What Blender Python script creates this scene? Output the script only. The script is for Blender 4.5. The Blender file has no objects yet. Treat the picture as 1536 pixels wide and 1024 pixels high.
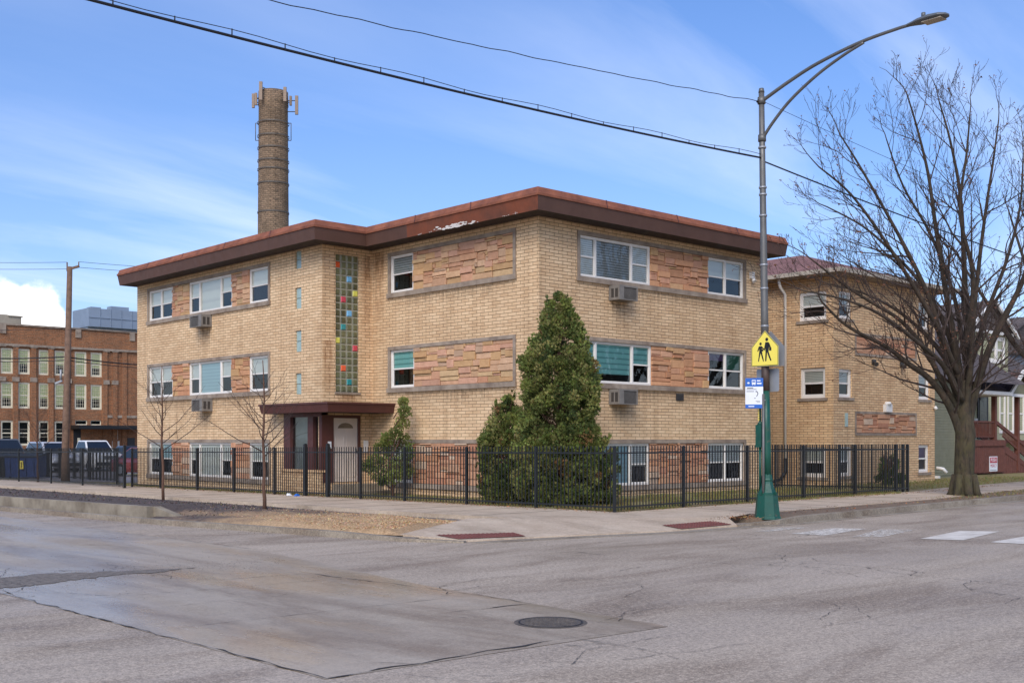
import bpy, math, random
from mathutils import Vector, Matrix, noise
C = bpy.context.scene.collection
R = math.radians
ANG = R(47.5); CF, SF = math.cos(ANG), math.sin(ANG); FPX = 1699.0; EYE = 1.8
rnd = random.Random(7)

def gz(y):                                   # the left street falls gently away
    return -0.0075 * min(max(y - 18.0, 0.0), 40.0)
def at(px, py, d):
    r = (px - 768) / FPX * d
    return Vector((d * CF + r * SF, d * SF - r * CF, EYE + (658 - py) * d / FPX))

# ---------------------------------------------------------------- materials
def lin(c):
    return tuple(((v / 255) / 12.92 if v / 255 <= .04045 else ((v / 255 + .055) / 1.055) ** 2.4) for v in c) + (1,)
class NT:
    def __init__(s, mat):
        mat.use_nodes = True; s.t = mat.node_tree; s.n = s.t.nodes; s.b = s.n.get('Principled BSDF')
    def add(s, typ, **kw):
        n = s.n.new(typ)
        for k, v in kw.items():
            if k[0] == '_': n.inputs[k[1:].replace('_', ' ')].default_value = v
            else: setattr(n, k, v)
        return n
    def link(s, a, b): s.t.links.new(a, b)
    def ramp(s, src, stops):
        r = s.n.new('ShaderNodeValToRGB'); e = r.color_ramp.elements
        while len(e) < len(stops): e.new(.5)
        for i, (p, c) in enumerate(stops): e[i].position = p; e[i].color = c if len(c) == 4 else tuple(c) + (1,)
        s.link(src, r.inputs[0]); return r.outputs[0]
    def noise(s, vec, scale, detail=6, rough=.6, dist=0):
        n = s.n.new('ShaderNodeTexNoise'); n.inputs['Scale'].default_value = scale; n.inputs['Detail'].default_value = detail
        n.inputs['Roughness'].default_value = rough; n.inputs['Distortion'].default_value = dist
        if vec: s.link(vec, n.inputs['Vector'])
        return n.outputs['Fac']
    def mapping(s, vec, sc=(1, 1, 1), loc=(0, 0, 0), rot=(0, 0, 0)):
        m = s.n.new('ShaderNodeMapping'); m.inputs['Scale'].default_value = sc; m.inputs['Location'].default_value = loc; m.inputs['Rotation'].default_value = rot
        s.link(vec, m.inputs['Vector']); return m.outputs[0]
    def mix(s, fac, a, b, mode='MIX'):
        m = s.n.new('ShaderNodeMix'); m.data_type = 'RGBA'; m.blend_type = mode
        for v, i in ((fac, 0), (a, 6), (b, 7)):
            if isinstance(v, (int, float, tuple)): m.inputs[i].default_value = v
            else: s.link(v, m.inputs[i])
        return m.outputs[2]
    def math(s, op, a, b=0.0, clamp=False):
        m = s.n.new('ShaderNodeMath'); m.operation = op; m.use_clamp = clamp
        for v, i in ((a, 0), (b, 1)):
            if isinstance(v, (int, float)): m.inputs[i].default_value = v
            else: s.link(v, m.inputs[i])
        return m.outputs[0]
    def bump(s, h, strength=.3, dist=.02):
        b = s.n.new('ShaderNodeBump'); b.inputs['Strength'].default_value = strength; b.inputs['Distance'].default_value = dist
        s.link(h, b.inputs['Height']); s.link(b.outputs[0], s.b.inputs['Normal'])
    def pos(s): return s.n.new('ShaderNodeNewGeometry').outputs['Position']
    def uv(s): return s.n.new('ShaderNodeUVMap').outputs[0]
    def obj(s): return s.n.new('ShaderNodeTexCoord').outputs['Object']

def pm(name, c, rough=.6, var=.12, scale=3.0, bump=.15, bscale=40., metal=0., spec=.5, c2=None):
    m = bpy.data.materials.new(name); t = NT(m); c = lin(c)
    c2 = lin(c2) if c2 else tuple(v * (1 - 2 * var) for v in c[:3]) + (1,)
    o = t.obj(); f = t.noise(o, scale, 7, .65)
    t.link(t.ramp(f, [(.32, c2), (.62, c)]), t.b.inputs['Base Color'])
    rr = t.ramp(t.noise(o, scale * 2.3, 4), [(.3, (max(rough - .12, .02),) * 3), (.7, (min(rough + .12, 1),) * 3)])
    t.link(rr, t.b.inputs['Roughness'])
    t.b.inputs['Metallic'].default_value = metal; t.b.inputs['Specular IOR Level'].default_value = spec
    if bump: t.bump(t.noise(o, bscale, 3), bump, .01)
    return m

def brick(name, ca, cb, cm, w=.30, h=.094, mort=.009, stain=(150, 120, 85), stains=.5, bump=.8, shift=.0):
    m = bpy.data.materials.new(name); t = NT(m); uv = t.uv()
    wob = t.n.new('ShaderNodeTexNoise'); wob.inputs['Scale'].default_value = 1.3; t.link(uv, wob.inputs['Vector'])
    off = t.n.new('ShaderNodeVectorMath'); off.operation = 'MULTIPLY_ADD'; t.link(wob.outputs['Color'], off.inputs[0])
    off.inputs[1].default_value = (.05, .022, 0); t.link(uv, off.inputs[2])
    b = t.n.new('ShaderNodeTexBrick'); t.link(off.outputs[0], b.inputs['Vector'])
    for k, v in (('Scale', 1.), ('Mortar Size', mort), ('Mortar Smooth', .3), ('Bias', -.1), ('Brick Width', w), ('Row Height', h), ('Color1', lin(ca)), ('Color2', lin(cb)), ('Mortar', lin(cm))):
        b.inputs[k].default_value = v
    b.offset = .5
    n1 = t.ramp(t.noise(uv, .35, 6, .7), [(.38, (0, 0, 0)), (.75, (1, 1, 1))])
    n2 = t.noise(uv, 9, 5, .7)
    c = t.mix(t.math('MULTIPLY', n1, stains), b.outputs[0], lin(stain), 'MULTIPLY')
    c = t.mix(t.ramp(n2, [(.35, (.0,) * 3), (.7, (.22,) * 3)]), c, lin((240, 214, 178)))
    c = t.mix(t.ramp(t.noise(t.mapping(uv, (3.5, .12, 1)), 1.0, 4, .6), [(.5, (.0,) * 3), (.85, (.4,) * 3)]), c, lin(stain), 'MULTIPLY')
    t.link(c, t.b.inputs['Base Color']); t.b.inputs['Roughness'].default_value = .85; t.b.inputs['Specular IOR Level'].default_value = .25
    hgt = t.math('ADD', t.math('MULTIPLY', b.outputs['Fac'], -1.), t.math('MULTIPLY', n2, .35))
    t.bump(hgt, bump, .012); return m

def colattr(name, rough=.8, bump=.3, bscale=25., vary=.25, trans=0.):
    m = bpy.data.materials.new(name); t = NT(m); a = t.n.new('ShaderNodeVertexColor'); a.layer_name = 'col'
    n = t.noise(t.pos(), bscale * .4, 6, .7)
    c = t.mix(t.ramp(n, [(.3, (vary,) * 3), (.7, (0, 0, 0))]), a.outputs[0], lin((150, 120, 100)), 'MULTIPLY')
    t.link(c, t.b.inputs['Base Color']); t.b.inputs['Roughness'].default_value = rough; t.b.inputs['Specular IOR Level'].default_value = .3
    if bump: t.bump(t.noise(t.pos(), bscale, 5, .7), bump, .02)
    return m

def glass(name, tint=(.55, .6, .6), refl=.35, rough=.02):
    m = bpy.data.materials.new(name); t = NT(m); t.n.remove(t.b); out = [n for n in t.n if n.type == 'OUTPUT_MATERIAL'][0]
    tr = t.add('ShaderNodeBsdfTransparent', _Color=tint + (1,)); gl = t.add('ShaderNodeBsdfGlossy', _Color=(.9, .93, .95, 1), _Roughness=rough)
    lw = t.add('ShaderNodeLayerWeight', _Blend=.25); f = t.math('ADD', t.math('MULTIPLY', lw.outputs['Fresnel'], .9), refl * .35, True)
    bn = t.n.new('ShaderNodeBump'); bn.inputs['Strength'].default_value = .04; bn.inputs['Distance'].default_value = .05
    t.link(t.noise(t.obj(), 2.2, 2), bn.inputs['Height']); t.link(bn.outputs[0], gl.inputs['Normal'])
    mx = t.n.new('ShaderNodeMixShader'); t.link(f, mx.inputs[0]); t.link(tr.outputs[0], mx.inputs[1]); t.link(gl.outputs[0], mx.inputs[2]); t.link(mx.outputs[0], out.inputs[0]); return m

def blindmat(name, c, c2, pitch=.05):
    m = bpy.data.materials.new(name); t = NT(m); uv = t.uv(); sp = t.n.new('ShaderNodeSeparateXYZ'); t.link(uv, sp.inputs[0])
    w = t.math('FRACT', t.math('DIVIDE', t.math('ADD', sp.outputs[1], t.math('MULTIPLY', t.noise(uv, 3, 2), .02)), pitch))
    t.link(t.ramp(w, [(.0, lin(c2)), (.3, lin(c)), (.85, lin(c)), (1., lin(c2))]), t.b.inputs['Base Color']); t.b.inputs['Roughness'].default_value = .7
    t.bump(w, .4, .01); return m

M = {}
M['brick'] = brick('cream_brick', (230, 198, 156), (210, 174, 132), (122, 94, 68), w=.34, mort=.0085, stains=.45)
M['brick_n'] = brick('tan_brick', (226, 190, 144), (204, 163, 120), (114, 86, 62), w=.34, mort=.009, stains=.3)
M['school_brick'] = brick('red_school_brick', (160, 94, 50), (120, 70, 38), (108, 84, 62), w=.4, h=.13, mort=.014, stain=(120, 80, 60), stains=.55)
M['chim_brick'] = brick('brown_chimney_brick', (140, 114, 90), (100, 80, 62), (66, 54, 44), w=.5, h=.2, mort=.03, stain=(120, 95, 75), stains=.8)
M['surround'] = pm('limestone_trim', (158, 142, 124), .85, .16, 2.2, .3, 20, c2=(118, 102, 88))
M['stone'] = colattr('sandstone', .85, .5, 14, .35)
M['frame'] = pm('white_window_paint', (228, 222, 212), .45, .05, 2, .03)
M['frame2'] = pm('cream_window_paint', (222, 212, 184), .55, .08, 2, .03)
M['glass'] = glass('window_glass', (.86, .9, .9), .2)
M['glass_dark'] = glass('dim_window_glass', (.7, .74, .74), .3)
M['glass_school'] = glass('school_glass', (.95, .95, .9), .04)
M['blind'] = blindmat('pale_blind', (236, 232, 220), (140, 138, 130), .06)
M['shade'] = blindmat('plain_shade', (236, 232, 218), (222, 218, 206), .4)
M['blind_dark'] = blindmat('grey_blind', (178, 176, 168), (44, 46, 46), .075)
M['blind_teal'] = blindmat('teal_blind', (158, 214, 200), (96, 150, 142), .16)
M['shade_blue'] = blindmat('pale_blue_shade', (192, 214, 212), (168, 192, 194), .12)
M['shade_green'] = blindmat('green_tinted_shade', (232, 232, 176), (204, 208, 148), .25)
M['curtain_purple'] = pm('purple_cloth', (110, 84, 120), .9, .1)
M['curtain_green'] = pm('green_cloth', (70, 128, 100), .9, .1)
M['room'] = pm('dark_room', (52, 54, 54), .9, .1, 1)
M['brown'] = pm('brown_metal_fascia', (94, 66, 54), .6, .1, 1.6, .1, 8)
M['rusty'] = pm('rusted_fascia', (128, 68, 42), .8, .2, 1.6, .3, 10, c2=(96, 58, 42))
M['coping'] = pm('red_copper_coping', (146, 88, 62), .8, .12, 2.2, .3, 12, c2=(108, 62, 44))
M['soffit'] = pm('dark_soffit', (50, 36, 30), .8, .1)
M['maroon'] = pm('maroon_paint', (86, 48, 42), .5, .1)
M['eave'] = pm('weathered_eave', (176, 164, 146), .7, .12)
M['white'] = pm('white_paint', (226, 222, 214), .5, .05)
M['peel'] = pm('white_primer', (222, 214, 204), .8, .05)
M['roofing'] = pm('grey_roofing', (92, 88, 84), .9, .15)
M['ac'] = pm('grey_unit_metal', (128, 122, 114), .55, .15, 4)
M['ac_dark'] = pm('dark_grille', (62, 58, 54), .6, .1)
M['gb'] = pm('glass_block', (116, 116, 82), .22, .3, 1.1, .25, 16, c2=(62, 62, 42), spec=.6)
M['gb_mort'] = pm('block_mortar', (158, 154, 134), .8, .1)
M['slot'] = pm('pale_glass_block', (160, 180, 172), .2, .12, 5, .3, 14, spec=.8)
for n, c in dict(orange=(226, 92, 44), blue=(110, 176, 216), yellow=(214, 210, 92), red=(196, 60, 76), teal=(30, 134, 136)).items():
    M['gb_' + n] = pm(n + '_glass_block', c, .22, .08, 9, .2, 20, spec=.8)
M['fence'] = pm('black_iron', (30, 32, 34), .4, .1, 3, .05)
M['lamp_green'] = pm('green_pole_paint', (12, 78, 62), .42, .14, 2.5, .1, 30)
def wear(m, c, th=(.60, .66), sc=9.):
    t = NT(m); src = t.b.inputs['Base Color'].links[0].from_socket; t.link(t.mix(t.ramp(t.noise(t.pos(), sc, 6, .75), [(th[0], (0,) * 3), (th[1], (.85,) * 3)]), src, lin(c)), t.b.inputs['Base Color'])
wear(M['lamp_green'], (96, 84, 66))
M['galv'] = pm('galvanised_steel', (112, 110, 106), .5, .12, 3, .05, metal=.5)
M['brownpole'] = pm('brown_wrapped_steel', (74, 56, 46), .6, .15)
M['head'] = pm('lamp_head_grey', (92, 96, 98), .45, .06)
M['signback'] = pm('sign_back_aluminium', (158, 160, 162), .45, .05, 2, .03, metal=.4)
M['yellow'] = pm('sign_yellow', (240, 220, 92), .4, .03)
M['black'] = pm('black_paint', (22, 22, 22), .5, .05)
M['signblue'] = pm('sign_blue', (24, 92, 176), .4, .05)
M['signwhite'] = pm('sign_white', (222, 224, 226), .4, .05)
M['signred'] = pm('sign_red', (176, 40, 62), .5, .05)
M['bark'] = pm('bark', (74, 60, 47), .95, .25, 3, .9, 22, c2=(42, 38, 28))
def barkmat():
    m = M['bark']; t = NT(m); src = t.b.inputs['Base Color'].links[0].from_socket; p = t.pos(); sp = t.n.new('ShaderNodeSeparateXYZ'); t.link(p, sp.inputs[0])
    f = t.math('MULTIPLY', t.ramp(t.noise(p, 2.2, 5, .7), [(.4, (.15,) * 3), (.62, (1,) * 3)]), t.ramp(t.math('DIVIDE', sp.outputs[2], 6.), [(.2, (.6,) * 3), (.75, (0,) * 3)]))
    rg = t.noise(t.mapping(p, (9, 9, 1.6)), 1.3, 5, .7, .6)
    col_ = t.mix(t.ramp(rg, [(.36, (.75,) * 3), (.5, (0,) * 3)]), t.mix(f, src, lin((80, 76, 42))), lin((34, 28, 22)))
    t.link(col_, t.b.inputs['Base Color']); t.bump(rg, 1., .05)
barkmat()
M['twig'] = pm('twig_bark', (70, 56, 48), .9, .15, 6, .2)
M['sapbark'] = pm('sapling_bark', (98, 70, 54), .9, .15, 6, .2)
M['deadleaf'] = pm('dead_leaf', (112, 72, 48), .9, .2)
M['needles'] = colattr('evergreen_foliage', .75, 0, 8, .15)
M['grassblade'] = colattr('grass_blades', .8, 0, 8, .15)
M['litterleaf'] = colattr('fallen_leaf', .9, 0, 8, .2)
M['wood'] = pm('old_pole_wood', (118, 92, 74), .9, .2, 5, .5, 30)
M['cable'] = pm('black_cable', (24, 24, 28), .6, .05)
M['iron'] = pm('cast_iron', (98, 88, 76), .55, .25, 8, .3)
M['tile'] = None
M['siding'] = pm('olive_siding', (122, 120, 96), .7, .06, 2, .03)
M['siding2'] = pm('pale_olive_siding', (168, 166, 132), .7, .06, 2, .03)
M['porchwood'] = pm('red_brown_deck_wood', (110, 64, 50), .75, .16, 4, .2)
M['stripe'] = None
M['dumpster'] = pm('blue_dumpster_paint', (30, 56, 108), .5, .12)
M['tyre'] = pm('tyre_rubber', (28, 28, 28), .9, .1)
M['rim'] = pm('wheel_rim', (150, 152, 154), .35, .1, metal=.7)
M['carglass'] = pm('car_glass', (26, 30, 34), .08, .05, 3, 0, spec=1.)
M['taillight'] = pm('red_lamp_lens', (150, 24, 24), .2, .05)
M['headlight'] = pm('clear_lamp_lens', (206, 210, 214), .15, .05)
M['chrome'] = pm('grille_chrome', (170, 172, 176), .25, .05, metal=.8)
M['hvac'] = pm('blue_grey_cladding', (132, 146, 162), .5, .06, .6)
M['beige'] = pm('beige_unit', (168, 156, 136), .6, .12, .6)
M['concr'] = pm('cast_concrete', (152, 141, 122), .85, .16, 1.3, .3, 30, c2=(104, 92, 76))
M['doorwhite'] = pm('white_door_paint', (214, 200, 186), .5, .06)
M['antenna'] = pm('antenna_plastic', (146, 124, 104), .6, .06)

def tilemat(name, c, c2, h=.3, w=.25):
    m = bpy.data.materials.new(name); t = NT(m); uv = t.uv(); b = t.n.new('ShaderNodeTexBrick'); t.link(uv, b.inputs['Vector'])
    for k, v in (('Scale', 1.), ('Mortar Size', .012), ('Brick Width', w), ('Row Height', h), ('Color1', lin(c)), ('Color2', lin(c2)), ('Mortar', lin(tuple(x * .5 for x in c)))): b.inputs[k].default_value = v
    c_ = t.mix(t.ramp(t.noise(uv, .8, 6, .7), [(.4, (0,) * 3), (.7, (.4,) * 3)]), b.outputs[0], lin((120, 95, 85)), 'MULTIPLY')
    t.link(c_, t.b.inputs['Base Color']); t.b.inputs['Roughness'].default_value = .85; t.bump(t.math('MULTIPLY', b.outputs['Fac'], -1.), .5, .02); return m
M['tile'] = tilemat('roof_tile', (150, 108, 98), (128, 88, 80))
M['shingle'] = tilemat('roof_shingle', (106, 94, 88), (88, 78, 74), .16, .3)
M['shingle2'] = tilemat('porch_shingle', (104, 78, 70), (88, 64, 58), .16, .3)

def groundmat(name, c, c2, c3, rough=(.45, .85), streak=(.25, 1), grain=90., bumpk=.25, big=.22, stain=.35, gk=.30):
    """aged paving: broad tonal drift, streaks along the traffic direction, rusty patches, aggregate at several sizes, damp smoother areas"""
    m = bpy.data.materials.new(name); t = NT(m); p = t.pos()
    n1 = t.noise(p, big, 7, .62, .4)
    st = t.noise(t.mapping(p, (streak[0], streak[1], 1)), 1.1, 7, .7, .5)
    base = t.mix(t.ramp(n1, [(.35, (0,) * 3), (.68, (1,) * 3)]), lin(c), lin(c2))
    base = t.mix(t.ramp(st, [(.46, (0,) * 3), (.78, (.75,) * 3)]), base, lin(c3))
    sn = t.noise(t.mapping(p, (streak[0] * 1.5 + .06, streak[1] * .7 + .06, 1), (7, 2, 0)), .75, 7, .66, .8)
    base = t.mix(t.ramp(sn, [(.47, (0,) * 3), (.64, (stain,) * 3)]), base, lin((104, 84, 64)))
    mot = t.noise(p, 5.5, 6, .75)
    base = t.mix(t.ramp(mot, [(.3, (.30,) * 3), (.5, (0,) * 3)]), base, lin(tuple(x * .72 for x in c)))
    base = t.mix(t.ramp(mot, [(.52, (0,) * 3), (.75, (.30,) * 3)]), base, lin(tuple(min(x * 1.12, 240) for x in c)))
    g1 = t.noise(p, grain * .35, 3, .75); g2 = t.noise(p, grain, 2, .7); g = t.math('ADD', t.math('MULTIPLY', g1, .5), t.math('MULTIPLY', g2, .5))
    base = t.mix(t.ramp(g, [(.36, (gk * 1.6,) * 3), (.5, (0,) * 3)]), base, lin(tuple(x * .5 for x in c)))
    base = t.mix(t.ramp(g, [(.5, (0,) * 3), (.64, (gk * 1.3,) * 3)]), base, lin(tuple(min(x * 1.3, 245) for x in c)))
    spots = t.n.new('ShaderNodeTexVoronoi'); spots.inputs['Scale'].default_value = 2.6; t.link(p, spots.inputs['Vector'])
    base = t.mix(t.ramp(spots.outputs['Distance'], [(.015, (.8,) * 3), (.04, (0,) * 3)]), base, lin((70, 58, 50)))
    t.link(base, t.b.inputs['Base Color'])
    rg = t.ramp(t.noise(t.mapping(p, (streak[0] * 1.5, streak[1], 1), (5, 3, 0)), .5, 6, .6), [(.38, (rough[0],) * 3), (.62, (rough[1],) * 3)])
    t.link(rg, t.b.inputs['Roughness']); t.b.inputs['Specular IOR Level'].default_value = .5
    t.bump(g, bumpk, .012); return m
M['road'] = groundmat('worn_asphalt', (175, 159, 140), (158, 143, 125), (124, 107, 87), (.5, .85), (.16, 1.1), 60, stain=.6, gk=.42)
M['slab'] = groundmat('damp_concrete_street', (174, 160, 141), (157, 144, 126), (134, 112, 88), (.22, .66), (.8, .3), 75, .12, stain=.6, gk=.16)
M['walk'] = groundmat('sidewalk_concrete', (200, 180, 156), (182, 160, 136), (160, 138, 112), (.7, .9), (1, .6), 60, .12, big=.5, gk=.18)
M['gutter'] = groundmat('gutter_concrete', (158, 146, 128), (126, 114, 98), (96, 84, 68), (.5, .85), (1, .5), 60, .2, big=.8, stain=.6)
M['lot'] = groundmat('lot_asphalt', (124, 118, 116), (106, 100, 98), (140, 130, 120), (.6, .9), (1, 1), 20, .2)
M['grass'] = groundmat('winter_lawn', (126, 122, 72), (146, 126, 86), (112, 90, 62), (.9, .95), (1, 1), 30, .9, big=.6)
M['earth'] = groundmat('bare_earth', (112, 92, 74), (128, 110, 88), (92, 76, 62), (.9, .95), (1, 1), 25, .8)
M['paint'] = None
def paintmat():
    m = bpy.data.materials.new('worn_road_paint'); t = NT(m); p = t.pos(); n = t.noise(p, 9, 8, .8)
    out = [x for x in t.n if x.type == 'OUTPUT_MATERIAL'][0]
    t.link(t.ramp(t.noise(p, 3, 5), [(.3, lin((190, 180, 166))), (.7, lin((224, 216, 202)))]), t.b.inputs['Base Color']); t.b.inputs['Roughness'].default_value = .7
    tr = t.n.new('ShaderNodeBsdfTransparent'); mx = t.n.new('ShaderNodeMixShader'); th = t.n.new('ShaderNodeVertexColor'); th.layer_name = 'col'
    sp = t.n.new('ShaderNodeSeparateColor'); t.link(th.outputs[0], sp.inputs[0])
    f = t.math('MULTIPLY', t.math('SUBTRACT', t.math('ADD', n, sp.outputs[0]), 1.0), 9., True)
    t.link(f, mx.inputs[0]); t.link(tr.outputs[0], mx.inputs[1]); t.link(t.b.outputs[0], mx.inputs[2]); t.link(mx.outputs[0], out.inputs[0]); return m
M['paint'] = paintmat()
def mulchmat():
    m = bpy.data.materials.new('soil_and_mulch'); t = NT(m); p = t.pos(); sp = t.n.new('ShaderNodeSeparateXYZ'); t.link(p, sp.inputs[0])
    a = t.math('ADD', sp.outputs[1], t.math('MULTIPLY', t.math('SUBTRACT', t.noise(p, .7, 5), .5), 11.))
    f = t.ramp(t.math('DIVIDE', a, 50.), [(.40, (0,) * 3), (.47, (1,) * 3)])
    fine = t.noise(p, 22, 6, .8)
    dark = t.mix(t.ramp(fine, [(.35, (0,) * 3), (.65, (1,) * 3)]), lin((66, 56, 54)), lin((104, 92, 86)))
    tan = t.mix(t.ramp(fine, [(.35, (0,) * 3), (.6, (1,) * 3)]), lin((150, 116, 82)), lin((222, 186, 140)))
    t.link(t.mix(f, tan, dark), t.b.inputs['Base Color']); t.b.inputs['Roughness'].default_value = .95
    t.bump(fine, .9, .05); return m
M['mulch'] = mulchmat()
M['crack'] = pm('crack_filler', (58, 54, 52), .8, .1)
M['brickred'] = pm('red_tactile_tile', (118, 68, 60), .8, .15, 3, .2)
M['chip'] = colattr('wood_chip', .9, 0, 8, .15)
M['darkdirt'] = pm('damp_grit', (128, 118, 108), .9, .3, 14, .8, 60, c2=(84, 78, 72))
def setc(o, **k):
    for a, v in k.items(): o[a] = v

# ---------------------------------------------------------------- mesh builder
ORG = {}
class MB:
    def __init__(s): s.v = []; s.f = []; s.m = []; s.c = []; s.sm = []
    def face(s, pts, m=0, c=(1, 1, 1), smooth=False):
        b = len(s.v); s.v += [tuple(p) for p in pts]; s.f.append(tuple(range(b, b + len(pts)))); s.m.append(m); s.c.append(c); s.sm.append(smooth)
    def idx(s, pts): b = len(s.v); s.v += [tuple(p) for p in pts]; return b
    def rawf(s, f, m=0, c=(1, 1, 1), smooth=False): s.f.append(tuple(f)); s.m.append(m); s.c.append(c); s.sm.append(smooth)
    def hexa(s, p, m=0, c=(1, 1, 1)):          # p: 8 corners, 0-3 bottom ring, 4-7 top ring
        b = s.idx(p)
        for f in ((3, 2, 1, 0), (4, 5, 6, 7), (0, 1, 5, 4), (1, 2, 6, 5), (2, 3, 7, 6), (3, 0, 4, 7)): s.rawf([b + i for i in f], m, c)
    def box(s, x0, x1, y0, y1, z0, z1, m=0, c=(1, 1, 1)):
        x0, x1 = min(x0, x1), max(x0, x1); y0, y1 = min(y0, y1), max(y0, y1); z0, z1 = min(z0, z1), max(z0, z1)
        s.hexa([(x0, y0, z0), (x1, y0, z0), (x1, y1, z0), (x0, y1, z0), (x0, y0, z1), (x1, y0, z1), (x1, y1, z1), (x0, y1, z1)], m, c)
    def bar(s, a, b, w, h, m=0, up=(0, 0, 1), c=(1, 1, 1)):
        a, b = Vector(a), Vector(b); d = (b - a).normalized(); u = Vector(up); sd = d.cross(u).normalized(); u = sd.cross(d)
        q = [sd * (-w / 2) + u * (-h / 2), sd * (w / 2) + u * (-h / 2), sd * (w / 2) + u * (h / 2), sd * (-w / 2) + u * (h / 2)]
        s.hexa([a + v for v in q] + [b + v for v in q], m, c)
    def tube(s, pts, rad, n=8, m=0, cap=True, c=(1, 1, 1)):
        pts = [Vector(p) for p in pts]; base = len(s.v); ref = Vector((0, 0, 1))
        d0 = (pts[1] - pts[0]).normalized()
        if abs(d0.z) > .9: ref = Vector((1, 0, 0))
        sd = d0.cross(ref).normalized()
        for i, p in enumerate(pts):
            d = (pts[min(i + 1, len(pts) - 1)] - pts[max(i - 1, 0)]).normalized()
            sd = (sd - d * sd.dot(d)).normalized(); u = d.cross(sd); r = rad[i] if isinstance(rad, (list, tuple)) else rad
            for k in range(n):
                a = 2 * math.pi * k / n; s.v.append(tuple(p + (sd * math.cos(a) + u * math.sin(a)) * r))
        for i in range(len(pts) - 1):
            for k in range(n):
                a = base + i * n + k; b = base + i * n + (k + 1) % n; s.rawf((a, b, b + n, a + n), m, c, True)
        if cap:
            s.rawf([base + k for k in range(n)][::-1], m, c); s.rawf([base + (len(pts) - 1) * n + k for k in range(n)], m, c)
    def prism(s, poly, fn, t0, t1, m=0, c=(1, 1, 1), ms=None):   # poly 2-D, fn(a,b,t)->xyz
        n = len(poly); b = s.idx([fn(a, q, t0) for a, q in poly] + [fn(a, q, t1) for a, q in poly])
        s.rawf([b + i for i in range(n)][::-1], m, c); s.rawf([b + n + i for i in range(n)], m, c)
        for i in range(n): j = (i + 1) % n; s.rawf((b + i, b + j, b + n + j, b + n + i), m if ms is None else ms, c)
    def build(s, name, mats, parent=None, **tags):
        o0 = ORG.get(parent.name, Vector((0, 0, 0))) if parent else Vector((0, 0, 0))
        me = bpy.data.meshes.new(name); me.from_pydata([tuple(Vector(p) - o0) for p in s.v], [], s.f)
        mats = mats if isinstance(mats, (list, tuple)) else [mats]
        for m in mats: me.materials.append(M[m] if isinstance(m, str) else m)
        me.polygons.foreach_set('material_index', s.m); me.polygons.foreach_set('use_smooth', s.sm)
        uv = me.uv_layers.new(name='UVMap'); ud = []
        for p in me.polygons:
            n = p.normal; ax = max(range(3), key=lambda i: abs(n[i]))
            for li in p.loop_indices:
                v = s.v[me.loops[li].vertex_index]
                ud += ((v[1], v[2]) if ax == 0 else (v[0], v[2]) if ax == 1 else (v[0], v[1]))
        uv.data.foreach_set('uv', ud)
        if any(c != (1, 1, 1) for c in s.c):
            ca = me.color_attributes.new('col', 'FLOAT_COLOR', 'CORNER'); cd = []
            for p, c in zip(me.polygons, s.c): cd += (list(c) + [1.]) * len(p.loop_indices)
            ca.data.foreach_set('color', cd)
        me.update(); o = bpy.data.objects.new(name, me); C.objects.link(o)
        if parent: o.parent = parent
        ORG[o.name] = o0; setc(o, **tags); return o
def empty(name, loc=(0, 0, 0), **tags):
    o = bpy.data.objects.new(name, None); C.objects.link(o); o.location = loc; ORG[o.name] = Vector(loc); o.empty_display_size = .3; setc(o, **tags); return o
def copy_tree(o, parent=None):
    c = o.copy(); C.objects.link(c)
    if parent: c.parent = parent
    for ch in list(o.children): copy_tree(ch, c)
    return c
def text(body, name, mat, parent, loc, rot, size, ex=.002, sx=1.):
    cu = bpy.data.curves.new(name, 'FONT'); cu.body = body; cu.size = size; cu.extrude = ex; cu.align_x = 'CENTER'; cu.align_y = 'CENTER'
    o = bpy.data.objects.new(name, cu); C.objects.link(o); cu.materials.append(M[mat]); o.parent = parent; o.location = Vector(loc) - ORG[parent.name]; o.rotation_euler = rot
    bpy.context.view_layer.update(); me = bpy.data.meshes.new_from_object(o.evaluated_get(bpy.context.evaluated_depsgraph_get())); m2 = bpy.data.objects.new(name, me); C.objects.link(m2); m2.parent = parent; m2.location = o.location.copy(); m2.rotation_euler = rot; bpy.data.objects.remove(o); return m2

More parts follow.
